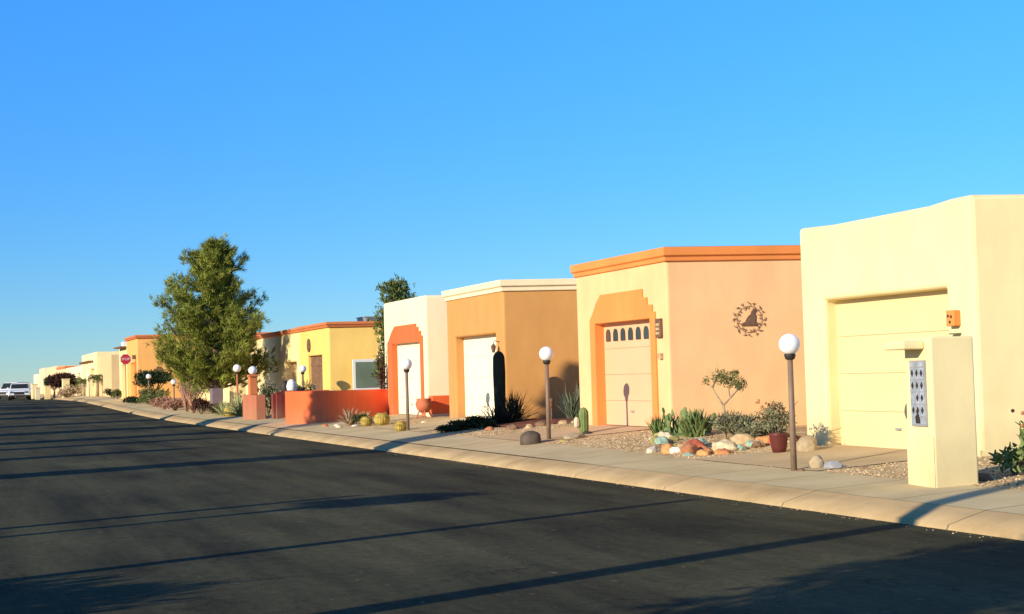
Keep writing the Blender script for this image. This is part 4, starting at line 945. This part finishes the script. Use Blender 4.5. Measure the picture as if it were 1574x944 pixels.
# ------------------------------------------------------------------ parked vehicles
def car(x, y, rz, label, L=4.6, W=1.85, Hh=1.5, suv=False, s=1):
    """front faces local -Y"""
    T = thing('parked_car', (x, y, rise(y)), label, 'car', None, rz, s)
    bm = bmesh.new()
    # side profile (y,z), nose at y=0
    prof = [(0, .35), (0.0, .62), (.1, .78), (.95, .92), (1.15, .96), (L*.93, 1.0), (L, .9), (L, .35)]
    secs = [(-W/2, .0), (-W/2+.08, .03), (W/2-.08, .03), (W/2, .0)]
    rings = [[bm.verts.new((sx, yy if 0 < i < len(prof)-1 else yy, zz+(dz if zz > .6 else 0))) for i, (yy, zz) in enumerate(prof)] for sx, dz in secs]
    for q in range(3):
        for i in range(len(prof)): bm.faces.new((rings[q][i], rings[q][(i+1) % len(prof)], rings[q+1][(i+1) % len(prof)], rings[q+1][i]))
    bm.faces.new(rings[0]); bm.faces.new(rings[-1][::-1]); bmesh.ops.recalc_face_normals(bm, faces=bm.faces)
    body_ = obj('body', bm, 'carwhite', T, bevel=.06, segs=3)
    bm = bmesh.new(); w1, w2 = W/2-.08, W/2-.22
    lo = [(-w1, 1.05), (w1, 1.05), (w1, L*.95), (-w1, L*.95)]; hi = [(-w2, 1.75), (w2, 1.75), (w2, L*.88), (-w2, L*.88)]
    a = [bm.verts.new((p[0], p[1], .97)) for p in lo]; b = [bm.verts.new((p[0], p[1], Hh)) for p in hi]
    for i in range(4): bm.faces.new((a[i], a[(i+1) % 4], b[(i+1) % 4], b[i]))
    bm.faces.new(b); bmesh.ops.recalc_face_normals(bm, faces=bm.faces); obj('roof', bm, 'carwhite', T, bevel=.05)
    bm = bmesh.new(); v = [bm.verts.new(p) for p in ((-w1+.1, 1.10, 1.04), (w1-.1, 1.10, 1.04), (w2-.02, 1.66, Hh-.06), (-w2+.02, 1.66, Hh-.06))]
    f = bm.faces.new(v); bmesh.ops.solidify(bm, geom=[f], thickness=.03); obj('windscreen', bm, 'glass', T)
    for sx in (-1, 1):
        bm = bmesh.new(); v = [bm.verts.new((sx*(p[0]), p[1], p[2])) for p in ((w1-.0, 1.4, 1.04), (w1-.0, L*.85, 1.04), (w2+.03, L*.83, Hh-.1), (w2+.03, 1.85, Hh-.1))]
        f = bm.faces.new(v); bmesh.ops.solidify(bm, geom=[f], thickness=.03); obj('side_window', bm, 'glass', T)
        for wy in (.85, L-.9):
            bm = bmesh.new(); tube(bm, [(sx*(W/2-.2), wy, .34), (sx*(W/2+.01), wy, .34)], .34, 18); wh = obj('wheel', bm, 'rubber', T)
            bm = bmesh.new(); tube(bm, [(sx*(W/2+.0), wy, .34), (sx*(W/2+.02), wy, .34)], .2, 12); obj('rim', bm, 'chrome', wh)
        bm = bmesh.new(); box(bm, sx*.62-.17, sx*.62+.17, -.03, .05, .62, .78); obj('headlight', bm, 'chrome', T, bevel=.02)
        bm = bmesh.new(); box(bm, sx*(W/2+.08)-.09, sx*(W/2+.08)+.09, 1.3, 1.42, 1.0, 1.14); obj('mirror', bm, 'carwhite', T, bevel=.03)
    bm = bmesh.new(); box(bm, -.42, .42, -.03, .02, .5, .74); obj('grille', bm, 'dark', T)
    bm = bmesh.new(); box(bm, -W/2+.05, W/2-.05, -.05, .04, .3, .46); obj('bumper', bm, 'dark', T, bevel=.02)
    return T
car(5.75, 143, R(-4), 'white car parked facing the camera beside the cream pillars', Hh=1.5)
car(4.7, 156.0, R(-30), 'white car parked at an angle behind the first, at the left edge', Hh=1.65)

# ------------------------------------------------------------------ across the street, outside the picture: what throws the long shadows
def utility_pole(x, y, h, label, r=.13, arm=True):
    T = thing('utility_pole', (x, y, rise(y)+.1), label, 'utility pole', 'wooden utility poles along the left verge')
    bm = bmesh.new(); tube(bm, [(0, 0, -.3), (0, 0, h)], [r, r*.75], 12); obj('pole', bm, 'wood', T, True)
    if arm:
        bm = bmesh.new(); box(bm, -.06, .06, -.9, .9, h-.7, h-.58); obj('cross_arm', bm, 'wood', T)
    return T
K = math.tan(SUN_AZ)
def foot(x, y, xp=-3.2): return y-(x-xp)*K      # where a pole on the verge must stand for its shade to fall through (x, y)
utility_pole(-3.2, foot(8.8, 12.7), 9, 'wooden pole on the left verge nearest the camera', r=.17, arm=False)
def column_tree(x, y, h, r, lab, seed, n=7000):
    """narrow dense tree, foliage down to the ground"""
    random.seed(seed); T = thing('column_tree', (x, y, rise(y)+.1), lab, 'tree', 'narrow dense trees along the left verge')
    obj('trunk', tube(bmesh.new(), [(0, 0, -.2), (0, 0, h*.8)], [.12, .03], 8), 'bark', T, True)
    lf = bmesh.new()
    for i in range(n):
        f = random.random(); e = r*(1.15-.25*f if f < .85 else .93*(1-f)/.15+.1)*random.random()**.45; a = random.uniform(0, 6.28)
        leafq(lf, Vector((e*math.cos(a), e*math.sin(a), .15+f*h)), Vector((math.cos(a), math.sin(a), .9))+rv(.4), .2, .09)
    obj('crown', lf, 'cypress', T)
column_tree(-3.2, foot(12.0, 33.2), 7.9, .55, 'narrow dense tree on the left verge across from the brown house', 81)
column_tree(-3.2, foot(8.5, 57.0), 5.2, 1.2, 'wide columnar tree on the left verge across from the pine', 82)
column_tree(-3.2, foot(8.5, 48.5), 4.6, .8, 'slim columnar tree on the left verge across from the red wall', 83)
column_tree(-3.2, foot(8.5, 68), 4.5, 1.0, 'wide columnar tree on the left verge beyond the pine', 85)
column_tree(-3.2, foot(7.5, 80), 4.2, 1.5, 'wide columnar tree on the left verge short of the stop sign', 86)
column_tree(-3.2, foot(6, 43), 3.4, .3, 'thin columnar tree on the left verge between the pine and the red wall', 87)
column_tree(-3.2, foot(8.5, 38.5), 2.9, .35, 'short columnar tree on the left verge across from the ivory house', 84)
utility_pole(-3.2, foot(8.65, 16.6), 4.2, 'slim wooden pole on the left verge across from the cream house', r=.12, arm=False)
utility_pole(-3.2, foot(6.5, 20.5), 3.0, 'short slim wooden pole on the left verge', r=.12, arm=False)
utility_pole(-3.2, foot(8.5, 38.5), 3.6, 'short wooden pole on the left verge across from the ivory house', r=.12, arm=False)
for i, (x, y, h, th, r, n_, lab) in enumerate(((-3.6, 15.2, 3.6, 2.9, .5, 900, 'thin small tree on the left verge across from the cream house'), (-3.0, 5.0, 4.6, 2.2, 1.5, 3600, 'sparse tree on the left verge nearest the camera'), (-5.2, 9.6, 2.4, 1.0, 1.2, 1600, 'low sparse tree on the left verge by the nearest pole'),
        (-4.0, 38.3, 7.3, 4.9, 1.1, 2600, 'tall tree on the left verge across from the red wall'), (-4.5, 92, 5, 2.0, 2.4, 3500, 'bushy tree on the left verge across from the stop sign'), (-4.5, 104, 5, 2.0, 2.4, 3500, 'bushy tree on the left verge across from the tan house'),
        (-3.5, 84, 3.6, .6, 2.2, 5000, 'bushy low tree on the left verge across from the orange house'), (-3.5, 97, 3.6, .6, 2.6, 5000, 'bushy low tree on the left verge across from the far corner'), (-4.5, 113, 5, 2.0, 2.4, 3500, 'bushy tree on the left verge farthest from the camera'), (-6.5, 74, 4.2, 2, 1.2, 900, 'thin tree on the left verge across from the pine'))):
    t = small_tree(x, y, h, r, lab, 'leaf', th, name='street_tree', seed=70+i, n=n_, L=.2, W=.08)
